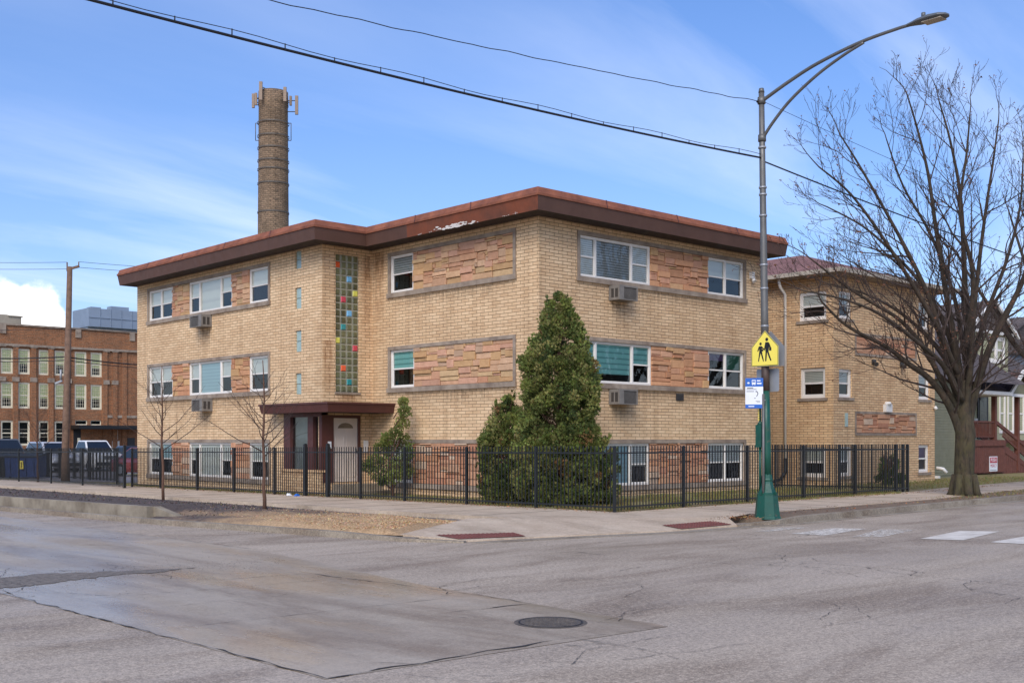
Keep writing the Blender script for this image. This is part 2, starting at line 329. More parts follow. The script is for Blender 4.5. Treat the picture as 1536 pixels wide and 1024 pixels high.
# facade frame: axis 'x' faces -x at plane p (along y), axis 'y' faces -y (along x)
class FR:
    def __init__(s, axis, p, sgn=-1): s.a = axis; s.p = p; s.s = sgn
    def P(s, a, z, o): return (s.p + s.s * o, a, z) if s.a == 'x' else (a, s.p + s.s * o, z)
    def box(s, mb, a0, a1, z0, z1, o0, o1, m=0, c=(1, 1, 1)):
        p, q = s.P(a0, z0, o0), s.P(a1, z1, o1); mb.box(p[0], q[0], p[1], q[1], p[2], q[2], m, c)
    def quad(s, mb, a0, a1, z0, z1, o, m=0, c=(1, 1, 1)):
        pts = [s.P(a0, z0, o), s.P(a1, z0, o), s.P(a1, z1, o), s.P(a0, z1, o)]
        if s.a == 'x': pts = pts[::-1]
        if s.s > 0: pts = pts[::-1]
        mb.face(pts, m, c)
def facade(mb, fr, a0, a1, z0, z1, holes, depth=.22, m=0):
    A = sorted({a0, a1} | {min(max(v, a0), a1) for h in holes for v in h[:2]}); Z = sorted({z0, z1} | {min(max(v, z0), z1) for h in holes for v in h[2:]})
    for i in range(len(A) - 1):
        for j in range(len(Z) - 1):
            ca, cz = (A[i] + A[i + 1]) / 2, (Z[j] + Z[j + 1]) / 2
            if any(h[0] < ca < h[1] and h[2] < cz < h[3] for h in holes): continue
            fr.quad(mb, A[i], A[i + 1], Z[j], Z[j + 1], 0, m)
    for h in holes:
        P = fr.P
        for (p, q) in (((h[0], h[2]), (h[1], h[2])), ((h[1], h[2]), (h[1], h[3])), ((h[1], h[3]), (h[0], h[3])), ((h[0], h[3]), (h[0], h[2]))):
            mb.face([P(*p, 0), P(*q, 0), P(*q, -depth), P(*p, -depth)], m)

STONES = [(206, 164, 134), (210, 172, 140), (198, 150, 124), (206, 166, 118), (192, 158, 112), (216, 182, 152), (202, 156, 136), (188, 142, 112), (210, 174, 138), (204, 178, 136), (182, 158, 138), (196, 140, 112), (206, 160, 140)]
ORANGES = [(206, 152, 114), (198, 142, 106), (212, 162, 120), (192, 134, 100), (210, 168, 126), (200, 148, 118), (200, 162, 112), (204, 158, 132), (190, 140, 110), (208, 154, 130)]
REDS = [(188, 132, 106), (178, 120, 98), (196, 146, 118), (202, 160, 134), (172, 116, 90), (204, 186, 168), (192, 136, 100), (184, 138, 112), (200, 154, 122)]
def stone_panel(parent, fr, a0, a1, z0, z1, pal=STONES, seed=0, name='stone_panel'):
    r = random.Random(seed); mb = MB(); fr.box(mb, a0, a1, z0, z1, -.16, -.035, 0, lin((84, 62, 46))[:3])
    rects = []; nx = max(3, round((a1 - a0) / .11)); ny = max(3, round((z1 - z0) / .062)); used = [[False] * nx for _ in range(ny)]; cw_, ch_ = (a1 - a0) / nx, (z1 - z0) / ny
    for j_ in range(ny):
        for i_ in range(nx):
            if used[j_][i_]: continue
            hh = r.choice((1, 2, 2, 3, 3, 3, 4)); ww = r.choice((3, 4, 4, 5, 6, 7, 8)) if hh < 4 else r.choice((4, 5, 6)); w_ = 0
            while w_ < ww and i_ + w_ < nx and not used[j_][i_ + w_]: w_ += 1
            if i_ + w_ < nx and not used[j_][i_ + w_] and (nx - i_ - w_ < 2): w_ = nx - i_
            hh = min(hh, ny - j_)
            if w_ < 2: hh = min(hh, 2)
            for b_ in range(hh):
                for a_ in range(w_): used[j_ + b_][i_ + a_] = True
            rects.append((a0 + i_ * cw_, a0 + (i_ + w_) * cw_, z0 + j_ * ch_, z0 + (j_ + hh) * ch_))
    for (x0, x1, y0, y1) in rects:
        g = .006; o = r.uniform(-.015, .045); c = lin(r.choice(pal))[:3]; k = r.uniform(.86, 1.12); mn = lin((204, 158, 128)); c = tuple((c[i] * .66 + mn[i] * .34) * k for i in range(3)); c = (c[0], c[1], c[2] * .92)
        q = [(x0 + g, y0 + g), (x1 - g, y0 + g), (x1 - g, y1 - g), (x0 + g, y1 - g)]; e = .012
        j = [(a + r.uniform(-.005, .005), b + r.uniform(-.005, .005)) for a, b in q]
        ii = [(x0 + g + e, y0 + g + e), (x1 - g - e, y0 + g + e), (x1 - g - e, y1 - g - e), (x0 + g + e, y1 - g - e)]
        oo = [o + r.uniform(-.006, .006) for _ in range(4)]
        A = [fr.P(a, b, -.04) for a, b in j]; B = [fr.P(a, b, w) for (a, b), w in zip(j, [v - .01 for v in oo])]; D = [fr.P(a, b, w) for (a, b), w in zip(ii, oo)]
        for u in range(4): w = (u + 1) % 4; mb.face([A[u], A[w], B[w], B[u]], 0, c); mb.face([B[u], B[w], D[w], D[u]], 0, c)
        mb.face(D, 0, c)
    return mb.build(name, 'stone', parent)

def window(parent, fr, a0, a1, z0, z1, sashes, set_=-.05, fmat='frame', fw=.055, gmat='glass', grid=None, room=True, name='window', tilt=0):
    """sashes: list of (width share, kind, blind material or None, coverage from the top 0..1)"""
    mb = MB(); B = lambda x0, x1, y0, y1, o0, o1, m=0: fr.box(mb, x0, x1, y0, y1, set_ + o0, set_ + o1, m)
    B(a0, a1, z0, z0 + fw, -.09, .0); B(a0, a1, z1 - fw, z1, -.09, .0); B(a0, a0 + fw, z0 + fw, z1 - fw, -.09, .0); B(a1 - fw, a1, z0 + fw, z1 - fw, -.09, .0)
    tot = sum(s[0] for s in sashes); x = a0 + fw; W = a1 - a0 - 2 * fw; panes = []; bl = []
    for i, (w, k, bm, cov) in enumerate(sashes):
        x2 = x + W * w / tot
        if i < len(sashes) - 1: B(x2 - fw * .6, x2 + fw * .6, z0 + fw, z1 - fw, -.09, -.002)
        l = x + (fw * .6 if i else 0); r_ = x2 - (fw * .6 if i < len(sashes) - 1 else 0); b, t = z0 + fw, z1 - fw; e = fw * .55
        if k == 'dh':
            mid = (b + t) / 2
            B(l, r_, mid - e * .7, mid + e * .7, -.07, -.022)
            B(l, l + e, b, mid - e * .7, -.07, -.03); B(r_ - e, r_, b, mid - e * .7, -.07, -.03); B(l + e, r_ - e, b, b + e, -.07, -.03)
            B(l, l + e * .7, mid + e * .7, t, -.06, -.016); B(r_ - e * .7, r_, mid + e * .7, t, -.06, -.016); B(l + e * .7, r_ - e * .7, t - e * .7, t, -.06, -.016)
        else:
            B(l, l + e * .6, b, t, -.06, -.02); B(r_ - e * .6, r_, b, t, -.06, -.02); B(l + e * .6, r_ - e * .6, b, b + e * .6, -.06, -.02); B(l + e * .6, r_ - e * .6, t - e * .6, t, -.06, -.02)
        if grid:
            gx, gy = grid
            for q in range(1, gx): xx = l + (r_ - l) * q / gx; B(xx - .012, xx + .012, b, t, -.05, -.035)
            for q in range(1, gy): zz = b + (t - b) * q / gy; B(l, r_, zz - .012, zz + .012, -.051, -.036)
        panes.append((l + .002, r_ - .002, b + .002, t - .002)); 
        if bm and cov > 0: bl.append((l + .01, r_ - .01, t - (t - b) * cov, t, bm))
        x = x2
    f = mb.build(name, fmat, parent)
    pmb = MB()
    for p in panes: fr.quad(pmb, *p, set_ - .055)
    pmb.build('pane', gmat, f)
    for b_ in bl: q = MB(); fr.box(q, b_[0], b_[1], b_[2], b_[3], set_ - .085, set_ - .075); q.build('blind', b_[4], f)
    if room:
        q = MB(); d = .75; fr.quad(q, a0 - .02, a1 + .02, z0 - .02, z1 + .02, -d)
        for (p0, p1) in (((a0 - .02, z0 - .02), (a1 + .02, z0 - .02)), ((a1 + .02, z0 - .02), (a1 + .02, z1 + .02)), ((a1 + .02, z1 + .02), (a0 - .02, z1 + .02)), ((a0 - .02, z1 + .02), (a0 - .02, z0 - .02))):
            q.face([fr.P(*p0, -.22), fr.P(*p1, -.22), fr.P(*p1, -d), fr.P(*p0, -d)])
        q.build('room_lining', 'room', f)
    return f

def surround(parent, fr, a0, a1, z0, z1, w=.11, sill=.13, dark=False, o=.035):
    mb = MB()
    fr.box(mb, a0, a1, z1 - w, z1, -.2, o); fr.box(mb, a0 - .03, a1 + .03, z0 - .015, z0 + sill, -.2, o + .03)
    fr.box(mb, a0, a0 + w, z0 + sill, z1 - w, -.2, o - .003); fr.box(mb, a1 - w, a1, z0 + sill, z1 - w, -.2, o - .003)
    return mb.build('stone_surround', 'surround', parent)

# ---------------------------------------------------------------- ground
def clip(poly, y, keep_above):
    out = []; n = len(poly)
    for i in range(n):
        a, b = poly[i], poly[(i + 1) % n]; ia = (a[1] >= y) == keep_above or a[1] == y; ib = (b[1] >= y) == keep_above or b[1] == y
        if ia: out.append(a)
        if ia != ib and abs(b[1] - a[1]) > 1e-9: t = (y - a[1]) / (b[1] - a[1]); out.append((a[0] + (b[0] - a[0]) * t, y))
    return out
def strips(poly):
    lo = clip(poly, 18, False); hi = clip(poly, 18, True); mid = clip(hi, 58, False); far = clip(hi, 58, True)
    return [p for p in (lo, mid, far) if len(p) >= 3]
def sheet(name, poly, dz, mat, thick=0., kind='structure', **tags):
    mb = MB()
    for p in strips(poly): mb.face([(x, y, gz(y) + dz) for x, y in p])
    if thick:
        n = len(poly); sgn = sum(poly[i][0] * poly[(i + 1) % n][1] - poly[(i + 1) % n][0] * poly[i][1] for i in range(n))
        P = poly if sgn > 0 else poly[::-1]
        for i in range(n):
            a, b = P[i], P[(i + 1) % n]; ys = sorted([y for y in (18, 58) if min(a[1], b[1]) < y < max(a[1], b[1])], reverse=b[1] < a[1]); pts = [a] + [(a[0] + (b[0] - a[0]) * (y - a[1]) / (b[1] - a[1]), y) for y in ys] + [b]
            for p, q in zip(pts, pts[1:]): mb.face([(p[0], p[1], gz(p[1]) + dz - thick), (q[0], q[1], gz(q[1]) + dz - thick), (q[0], q[1], gz(q[1]) + dz), (p[0], p[1], gz(p[1]) + dz)])
    o = mb.build(name, mat); setc(o, kind=kind, **tags); return o
def line_at(poly, y):
    for a, b in zip(poly, poly[1:]):
        if min(a[1], b[1]) <= y <= max(a[1], b[1]) and a[1] != b[1]: return a[0] + (b[0] - a[0]) * (y - a[1]) / (b[1] - a[1])
    return poly[0][0]
sheet('ground', [(-900, -900), (1500, -900), (1500, 1500), (-900, 1500)], -.06, 'earth')
sheet('road', [(-90, -120), (300, -120), (300, 16.3), (60, 16.3), (19.2, 14.6), (12.6, 17), (11.3, 30), (10.6, 160), (-90, 160)], 0., 'road')
KL = [(10.2, 150), (10.2, 40), (10.4, 31.7), (11.0, 22.9), (11.75, 17.6), (12.2, 15.9), (12.75, 15.1)]          # kerb, left street
KR = [(19.15, 14.0), (20.2, 13.72), (34.3, 14.5), (70, 16.6), (200, 24)]                                          # kerb, right street
# concrete panel of the left street
sheet('concrete_street_slab', [(4.7, 7.2), (8.45, 7.0), (8.6, 10.9), (9.3, 16), (9.6, 60), (9.5, 140), (-6, 140), (-6, 60), (3.9, 30), (4.55, 13.1)], .004, 'slab')
def strip(mb, line, w0, w1, z0, z1, m=0, side=1, taper=None):          # profile w0..w1 to the left (side=1) of the line direction
    L = [Vector((x, y)) for x, y in line]; N = []
    for i in range(len(L)):
        d = (L[min(i + 1, len(L) - 1)] - L[max(i - 1, 0)]).normalized(); N.append(Vector((-d.y, d.x)) * side)
    prev = None
    for p, n in zip(L, N):
        a, b = p + n * w0, p + n * w1; g = gz(p.y)
        zt_ = z1 if taper is None else taper(p); q = [(a.x, a.y, g + z0), (a.x, a.y, g + zt_), (b.x, b.y, g + zt_), (b.x, b.y, g + z0)]
        if prev:
            for u in range(4): w = (u + 1) % 4; mb.face([prev[u], prev[w], q[w], q[u]], m)
        else: mb.face(q, m)
        prev = q
    mb.face(prev[::-1], m)
def dens(line, step=1.5):
    out = []
    for a, b in zip(line, line[1:]):
        n = max(1, int(math.dist(a, b) / step)); n = min(n, 30)
        out += [(a[0] + (b[0] - a[0]) * i / n, a[1] + (b[1] - a[1]) * i / n) for i in range(n)]
    return out + [line[-1]]
mb = MB(); strip(mb, dens(KL, .5), 0, .16, -.1, .12, side=-1, taper=lambda p: .11 if p.y > 17.5 else .03 + .08 * (p.y - 15.1) / 2.4); strip(mb, dens(KR, .5), 0, .16, -.1, .125, taper=lambda p: .14 if p.x > 21 else .04 + .1 * (p.x - 19.15) / 1.85); o = mb.build('kerb', 'gutter', kind='structure')
mb = MB(); strip(mb, dens(KL), -.42, -.002, -.1, .010, side=-1); strip(mb, dens([(12.77, 15.0), (14.25, 14.75), (17, 14.05), (19.1, 13.9)]), -.30, -.0, -.1, .008); strip(mb, dens(KR), -.28, -.002, -.1, .010)
mb.build('gutter', 'gutter', kind='structure')
mb = MB(); strip(mb, dens([(10.72, 150), (10.72, 40), (10.86, 32), (11.3, 24.3)]), 0, .17, -.1, .33, side=-1); mb.hexa([(11.3, 24.3, 0), (11.47, 24.3, 0), (11.62, 23.5, 0), (11.45, 23.5, 0), (11.3, 24.3, .28), (11.47, 24.3, .28), (11.62, 23.5, .1), (11.45, 23.5, .1)])
mb.build('raised_kerb_wall', 'concr', kind='structure')
# sidewalks and corner ramps
SW_IN = [(15.35, 150), (15.5, 45), (15.6, 30), (15.75, 20), (15.95, 17.5)]
sheet('sidewalk', [(18.85, 150)] + SW_IN + [(18.95, 17.5)], .15, 'walk', .2)
sheet('sidewalk', [(15.95, 17.5), (17.6, 15.9), (20.9, 14.95), (30, 15.2), (36, 16.0), (70, 18.2), (200, 26.5), (200, 29), (70, 20.7), (38, 18.6), (33.4, 17.75), (18.95, 17.2), (18.95, 17.5)], .15, 'walk', .2)
mb = MB(); up = .15
P = dict(a=(12.3, 16.42, .085), b=(12.78, 15.15, .03), c=(14.25, 14.9, .02), d=(17.0, 14.2, .02), e=(19.15, 14.05, .035), f=(19.6, 14.6, .13), g=(20.9, 14.95, up), h=(17.6, 15.9, up), i=(15.95, 17.5, up), j=(15.25, 18.0, .15))
for f in ('abcj', 'jchi', 'cdh', 'deh', 'efgh'): mb.face([P[k] for k in f])
for a_, b_ in ('ab', 'bc', 'cd', 'de', 'ef'): p_, q_ = P[a_], P[b_]; mb.face([(p_[0], p_[1], -.1), (q_[0], q_[1], -.1), q_, p_])
mb.build('corner_ramp', 'walk', kind='structure')
# saw-cut joints of the walk
mb = MB()
for y in [18.6 + 1.6 * i for i in range(24)]: mb.box(line_at(SW_IN, y) + .02, 18.8, y - .008, y + .008, gz(y) + .14, gz(y) + .153)
for x in [21.5 + 1.6 * i for i in range(16)]: mb.box(x - .008, x + .008, 14.98 + max(0, (x - 22) * .06), 17.2 + max(0, (x - 32) * .15), .14, .153)
mb.build('sidewalk_joints', 'crack', kind='structure')
def tactile(name, pts, label):
    mb = MB(); c = [Vector(p) for p in pts]
    mb.face([(p.x, p.y, p.z) for p in c])
    for i in range(18):
        for j in range(7):
            u, v = (i + .5) / 18, (j + .5) / 7; q = c[0].lerp(c[3], v).lerp(c[1].lerp(c[2], v), u); s = .018
            mb.hexa([(q.x - s, q.y - s, q.z - .002), (q.x + s, q.y - s, q.z - .002), (q.x + s, q.y + s, q.z - .002), (q.x - s, q.y + s, q.z - .002)] + [(q.x + a * s * .7, q.y + b * s * .7, q.z + .01) for a, b in ((-1, -1), (1, -1), (1, 1), (-1, 1))])
    mb.build(name, 'brickred', label=label, category='tactile paving')
tactile('tactile_paving', [(12.75, 15.30, .046), (14.1, 15.02, .038), (14.25, 15.5, .062), (12.75, 15.95, .078)], 'red bumpy tactile mat set in the corner ramp beside the tan mulch')
tactile('tactile_paving', [(17.5, 14.16, .036), (19.05, 14.1, .046), (19.1, 14.62, .09), (17.55, 14.7, .076)], 'worn red tactile mat in the kerb left of the green lamp base')
sheet('strip_base', [(12.25, 15.95), (15.9, 17.55), (15.3, 30), (11.1, 30), (11.6, 18)], .045, 'darkdirt')
# planting strip: heaped dark soil running into tan wood chips
W_IN = [(15.0, 150), (15.1, 45), (15.2, 30), (15.25, 17.9)]
def mulch_h(x, y):
    v = (x - 11) / 4.2; n = noise.fractal(Vector((x * .9, y * .9, 3.3)), 1., 2.1, 5); m = max(0, math.sin(min(max(v, 0), 1) * math.pi))
    return .09 + m * (.10 + .09 * max(0, noise.noise(Vector((x * .35, y * .3, 0))))) + n * .035
mb = MB(); NX, NY = 26, 150; grid = []
for j in range(NY + 1):
    for i in range(NX + 1):
        v = i / NX; s = (j / NY) ** 1.7; y0 = 16.3 + v * 1.5; y = y0 + s * (90 - y0)
        xa = line_at(KL, y) + .14 + (.48 if y > 24.3 else max(0, .1 - .0) * 0); xb = line_at(W_IN, y) + .15; x = xa + (xb - xa) * v
        k = min(1, (y - y0) / .6, v / .06 + (.35 if y > 24.3 else .0), (1 - v) / .06); z = gz(y) + (.07 + (mulch_h(x, y) - .07) * max(0, k)) + (.20 * max(0, 1 - v * 3.0) if y > 24.6 else 0)
        grid.append((x, y, z))
b = mb.idx(grid)
for j in range(NY):
    for i in range(NX): a = b + j * (NX + 1) + i; mb.rawf((a, a + 1, a + NX + 2, a + NX + 1), 0, (1, 1, 1), True)
mb.build('planting_strip_soil', 'mulch', kind='structure')
# right-hand parkway, lawns, lot
sheet('parkway_earth', [(19.75, 14.25), (20.4, 13.88), (34.3, 14.66), (70, 16.76), (200, 24.2), (200, 26.6), (70, 18.25), (36, 16.05), (30, 15.25), (20.9, 15.0)], .135, 'earth', .12)
sheet('edge_grit', [(15.0, 150), (15.1, 45), (15.2, 30), (15.25, 17.6), (15.95, 17.5), (15.8, 20), (15.65, 30), (15.55, 45), (15.4, 150)], .06, 'darkdirt')
sheet('lawn', [(18.84, 17.2), (33.4, 17.75), (38, 18.6), (70, 20.7), (200, 29), (200, 150), (18.84, 150)], .145, 'grass', .2)
sheet('parking_lot', [(19.3, 55.5), (19.3, 104), (60, 104), (60, 46.5), (20.5, 46.5), (19.6, 50)], .16, 'lot')
sheet('lawn_strip', [(26, 58), (38, 58), (38, 60.5), (26, 60.5)], .17, 'grass')
# cracks, seams and tar lines
def crackline(mb, a, b, w, jit=.03, n=None, seed=0, z=.009):
    r = random.Random(seed); a, b = Vector(a), Vector(b); n = n or max(4, int((b - a).length / .12)); d = (b - a).normalized(); s = Vector((-d.y, d.x)); prev = None
    for i in range(n + 1):
        t = i / n; p = a.lerp(b, t) + s * (noise.noise(Vector((t * n * .35, seed, 0))) * jit); ww = w * (.12 + 1.3 * r.random() ** 1.5) * min(1, min(t, 1 - t) * 8 + .25); q = (p - s * ww / 2, p + s * ww / 2)
        if prev: mb.face([(prev[0].x, prev[0].y, z), (q[0].x, q[0].y, z), (q[1].x, q[1].y, z), (prev[1].x, prev[1].y, z)])
        prev = q
mb = MB(); K = [((4.55, 13.1), (4.72, 7.2), .04), ((4.72, 7.2), (7.1, 7.2), .055), ((7.1, 7.2), (8.45, 7.0), .008), ((7.34, 9.1), (8.55, 8.97), .04), ((8.2, 13.0), (8.47, 10.76), .03), ((8.47, 10.76), (8.55, 8.97), .025),
    ((7.0, 13.15), (8.2, 13.0), .03), ((4.8, 16), (4.55, 13.1), .03), ((5.0, 12.6), (8.4, 12.2), .012), ((4.75, 10.1), (8.45, 9.9), .012), ((12.95, 12.7), (12.9, 11.85), .035), ((12.6, 12.9), (12.9, 12.4), .015), ((5.2, 7.5), (6.8, 6.2), .012), ((6.8, 6.2), (8.4, 5.9), .014),
    ((8.1, 7.6), (9.4, 7.9), .012), ((9.4, 7.9), (9.8, 8.8), .010), ((7.3, 7.1), (7.4, 6.7), .018), ((7.6, 9.9), (8.7, 10.3), .01), ((9.6, 8.6), (11.4, 8.9), .008), ((9.4, 16), (8.9, 26), .025), ((-2, 17), (3.9, 15.9), .02), ((6.9, 7.18), (7.1, 6.8), .02)]
for i, (a, b, w) in enumerate(K): crackline(mb, a, b, w * .62, .075, seed=i + 1)
rc_ = random.Random(41)
def wander(p, a, L, w, lev=0):
    q = p
    for k in range(max(2, int(L / .22))):
        a += rc_.gauss(0, .35); q2 = (q[0] + math.cos(a) * .22, q[1] + math.sin(a) * .22); crackline(mb, q, q2, w, .02, 4, seed=rc_.random() * 99, z=.0095)
        if lev < 2 and rc_.random() < .22: wander(q2, a + rc_.choice((-1, 1)) * rc_.uniform(.5, 1.3), L * .4, w * .8, lev + 1)
        q = q2
for x, y, a, L, w in ((5.6, 11.4, .2, 1.6, .006), (8.3, 7.5, .5, 1.6, .010), (7.2, 6.9, -.6, 1.2, .012), (7.4, 8.4, 2.4, 1.0, .008), (9.6, 8.6, .2, 2.2, .008), (6.2, 6.3, -.3, 2.0, .010), (5.2, 7.0, -1.2, 1.0, .009), (8.3, 10.2, 1.2, 2.2, .012), (6.4, 13.6, .3, 2.5, .012), (11.5, 10.4, .1, 4, .014), (14, 9.2, .1, 5, .016), (16, 12.4, .05, 5, .016), (4.0, 9.4, 1.7, 3, .010), (2.8, 12.0, 1.5, 4, .012), (9.5, 6.0, .1, 3, .009)): wander((x, y), a, L, w)
mb.build('pavement_cracks', 'crack', kind='structure')
mb = MB()      # gritty wash lying on the left street
def blob(mb, cx, cy, L, W, ang, seed, z=.0085, n=90, c=(1, 1, 1)):
    pts = []
    for i in range(n):
        a = 2 * math.pi * i / n; k = 1 + .5 * noise.noise(Vector((math.cos(a) * 1.3, math.sin(a) * 1.3, seed)))
        x, y = math.cos(a) * L * k, math.sin(a) * W * k; pts.append((cx + x * math.cos(ang) - y * math.sin(ang), cy + x * math.sin(ang) + y * math.cos(ang), z))
    mb.face(pts, 0, c)
def gr(px, py, z=0.):
    d = FPX * (EYE - z) / (py - 658); r = (px - 768) / FPX * d; return d * CF + r * SF, d * SF - r * CF
GB_ = [(-80, 874), (0, 867), (60, 861), (120, 858.5), (190, 857), (240, 854), (296, 851), (240, 858), (180, 862), (120, 869), (60, 877), (0, 883), (-80, 886)]; GP = []
for (a, b), (c, d) in zip(GB_, GB_[1:] + GB_[:1]):
    for k in range(8): t_ = k / 8; px, py = a + (c - a) * t_, b + (d - b) * t_; GP.append(gr(px, py + 1.6 * noise.noise(Vector((px * .09, py * .3, 2))) + 1.0 * noise.noise(Vector((px * .35, py, 5)))) + (.009,))
mb.face(GP)
mb.build('grit_wash', 'darkdirt', kind='structure')
# crosswalk bars and a stop line remnant
mb = MB()
def bar4(mb, pts, c, z=.0065): mb.face([(x, y, z) for x, y in pts], 0, (c, c, c))
bar4(mb, [gr(1380, 808), gr(1445, 810), gr(1500, 797), gr(1440, 796)], .72)
bar4(mb, [gr(1486, 813), gr(1580, 818), gr(1625, 806), gr(1540, 804)], .72)
bar4(mb, [gr(1186, 800), gr(1236, 803), gr(1300, 793), gr(1250, 792)], .60)
bar4(mb, [gr(1278, 805), gr(1325, 805), gr(1375, 794), gr(1320, 794)], .56)
bar4(mb, [gr(1130, 797), gr(1155, 797), gr(1215, 791), gr(1180, 791)], .56)
mb.build('crosswalk_markings', 'paint', kind='structure')

# ---------------------------------------------------------------- main building
X0, Y0, X1, Y1, XE, YE, ZT = 21.48, 22.36, 19.58, 30.17, 32.15, 43.58, 7.9
bld = empty('apartment_building', (X0, Y0, 0), label='three storey cream brick corner apartment block with flat brown roof edge and glass block strip', category='apartment building')
fA, fR, fW, fG = FR('x', X0), FR('y', Y0), FR('x', X1), FR('y', Y1)
BANDS = [(6.28, 7.70), (3.28, 4.72), (.30, 1.78)]
bA = (23.27, 29.27); bR = (22.98, 30.95); bW = (33.30, 42.62)
slots = [(31.38, 31.74, a, b) for a, b in ((7.28, 7.86), (5.99, 6.67), (4.6, 5.29), (3.23, 3.91))]
mb = MB()
facade(mb, fA, Y0, Y1, -.6, ZT, [(bA[0], bA[1], z0, z1) for z0, z1 in BANDS])
facade(mb, fR, X0, XE, -.6, ZT, [(bR[0], bR[1], z0, z1) for z0, z1 in BANDS])
facade(mb, fW, Y1, YE, -.6, ZT, [(bW[0], bW[1], z0, z1) for z0, z1 in BANDS] + slots + [(30.17, 32.42, .77, 2.62)])
facade(mb, fG, X1, X0, -.6, ZT, [(20.08, 20.98, 3.28, 7.66), (X1, 21.02, .42, 2.55)])
mb.box(XE - .02, XE, Y0 + .01, YE, -.6, ZT); mb.box(X1 + .01, XE - .02, YE - .02, YE, -.6, ZT)
mb.build('wall', 'brick', bld)
mb = MB(); fW.box(mb, 30.15, 32.48, -.2, .74, 0, .05); fW.box(mb, 30.12, 32.5, .74, .82, -.2, .09); mb.build('entry_base', ['brick_n'], bld)
def offs(o): return [(x + sx * o, y + sy * o) for x, y, sx, sy in ((X0, Y0, -1, -1), (XE, Y0, .03, -1), (XE, YE, .03, .03), (X1, YE, -1, .03), (X1, Y1, -1, -1), (X0, Y1, -1, -1))]
def loft(mb, prof, closed_from=0, only=None, m=0):
    for (o0, z0), (o1, z1) in zip(prof, prof[1:]):
        A, Bq = offs(o0), offs(o1)
        for i in range(6):
            if only is not None and i not in only: continue
            j = (i + 1) % 6; mb.face([A[i] + (z0,), A[j] + (z0,), Bq[j] + (z1,), Bq[i] + (z1,)], m)
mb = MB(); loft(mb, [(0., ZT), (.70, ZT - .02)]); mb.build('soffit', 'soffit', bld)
fas = [(.70, ZT - .02), (.72, ZT - .03), (.80, ZT + .31), (.80, ZT + .335)]
mb = MB(); loft(mb, fas, only=[0, 1, 2, 3, 4]); mb.build('fascia', 'brown', bld)
def lerp2(i, t, o): A = offs(o); a, b = A[i], A[(i + 1) % 6]; return (a[0] + (b[0] - a[0]) * t, a[1] + (b[1] - a[1]) * t)
for nm, mat, t0, t1, lab in (('fascia', 'brown', 0, .27, None), ('fascia', 'rusty', .27, 1, 'rust coloured stretch of fascia with peeling paint')):
    mb = MB()
    for (o0, z0), (o1, z1) in zip(fas, fas[1:]): mb.face([lerp2(5, t0, o0) + (z0,), lerp2(5, t1, o0) + (z0,), lerp2(5, t1, o1) + (z1,), lerp2(5, t0, o1) + (z1,)])
    o = mb.build(nm, mat, bld)
    if lab: o['label'] = lab
mb = MB(); r = random.Random(3)   # bare primer showing along the lower edge of the rusty stretch
for i in range(120):
    t = r.gauss(.56, .05) if i < 85 else r.uniform(.3, .9); zz = r.random() ** 2 * .10 * (1 if i < 85 else .4); s = r.uniform(.01, .045) * (1 if i < 85 else .35)
    x, y = lerp2(5, t, .722 + zz * .23 + .004)
    pts = [(x, y + s * 2.2 * math.cos(a) * r.uniform(.6, 1.2), ZT - .025 + zz + s * .55 * math.sin(a)) for a in [k * math.pi / 4 for k in range(8)]]; mb.face([(p[0] - .001 - (p[2] - (ZT - .03)) * .2 + zz * .2, p[1], p[2]) for p in pts])
mb.build('peeling_patch', 'peel', bld)
mb = MB(); loft(mb, [(.80, ZT + .335), (.835, ZT + .335), (.84, ZT + .40), (.80, ZT + .42), (.72, ZT + .58), (.60, ZT + .60)]); mb.build('coping', 'coping', bld)
mb = MB()
for i in range(6):
    A = offs(.84); a, b = Vector(A[i]), Vector(A[(i + 1) % 6]); L = (b - a).length; n = max(1, round(L / 2.6))
    for k in range(1, n):
        t = k / n + r.uniform(-.02, .02)
        for (o0, z0), (o1, z1) in zip([(.838, ZT + .33), (.844, ZT + .40), (.805, ZT + .425), (.725, ZT + .586)], [(.844, ZT + .40), (.805, ZT + .425), (.725, ZT + .586), (.60, ZT + .605)]):
            p, q = lerp2(i, t, o0 + .004), lerp2(i, t, o1 + .004); p2, q2 = lerp2(i, t + .035 / L, o0 + .004), lerp2(i, t + .035 / L, o1 + .004)
            mb.face([p + (z0 + .003,), p2 + (z0 + .003,), q2 + (z1 + .003,), q + (z1 + .003,)])
mb.build('coping_joints', 'maroon', bld)
mb = MB(); mb.face([p + (ZT + .5,) for p in offs(.62)]); mb.build('roof', 'roofing', bld)
mb = MB(); mb.box(30.3, 31.5, 28.2, 29.4, ZT + .5, ZT + 1.35, 0); mb.hexa([(30.2, 28.1, ZT + 1.35), (31.6, 28.1, ZT + 1.35), (31.6, 29.5, ZT + 1.35), (30.2, 29.5, ZT + 1.35), (30.6, 28.5, ZT + 1.6), (31.2, 28.5, ZT + 1.6), (31.2, 29.1, ZT + 1.6), (30.6, 29.1, ZT + 1.6)]); mb.build('roof_hatch', 'hvac', bld)

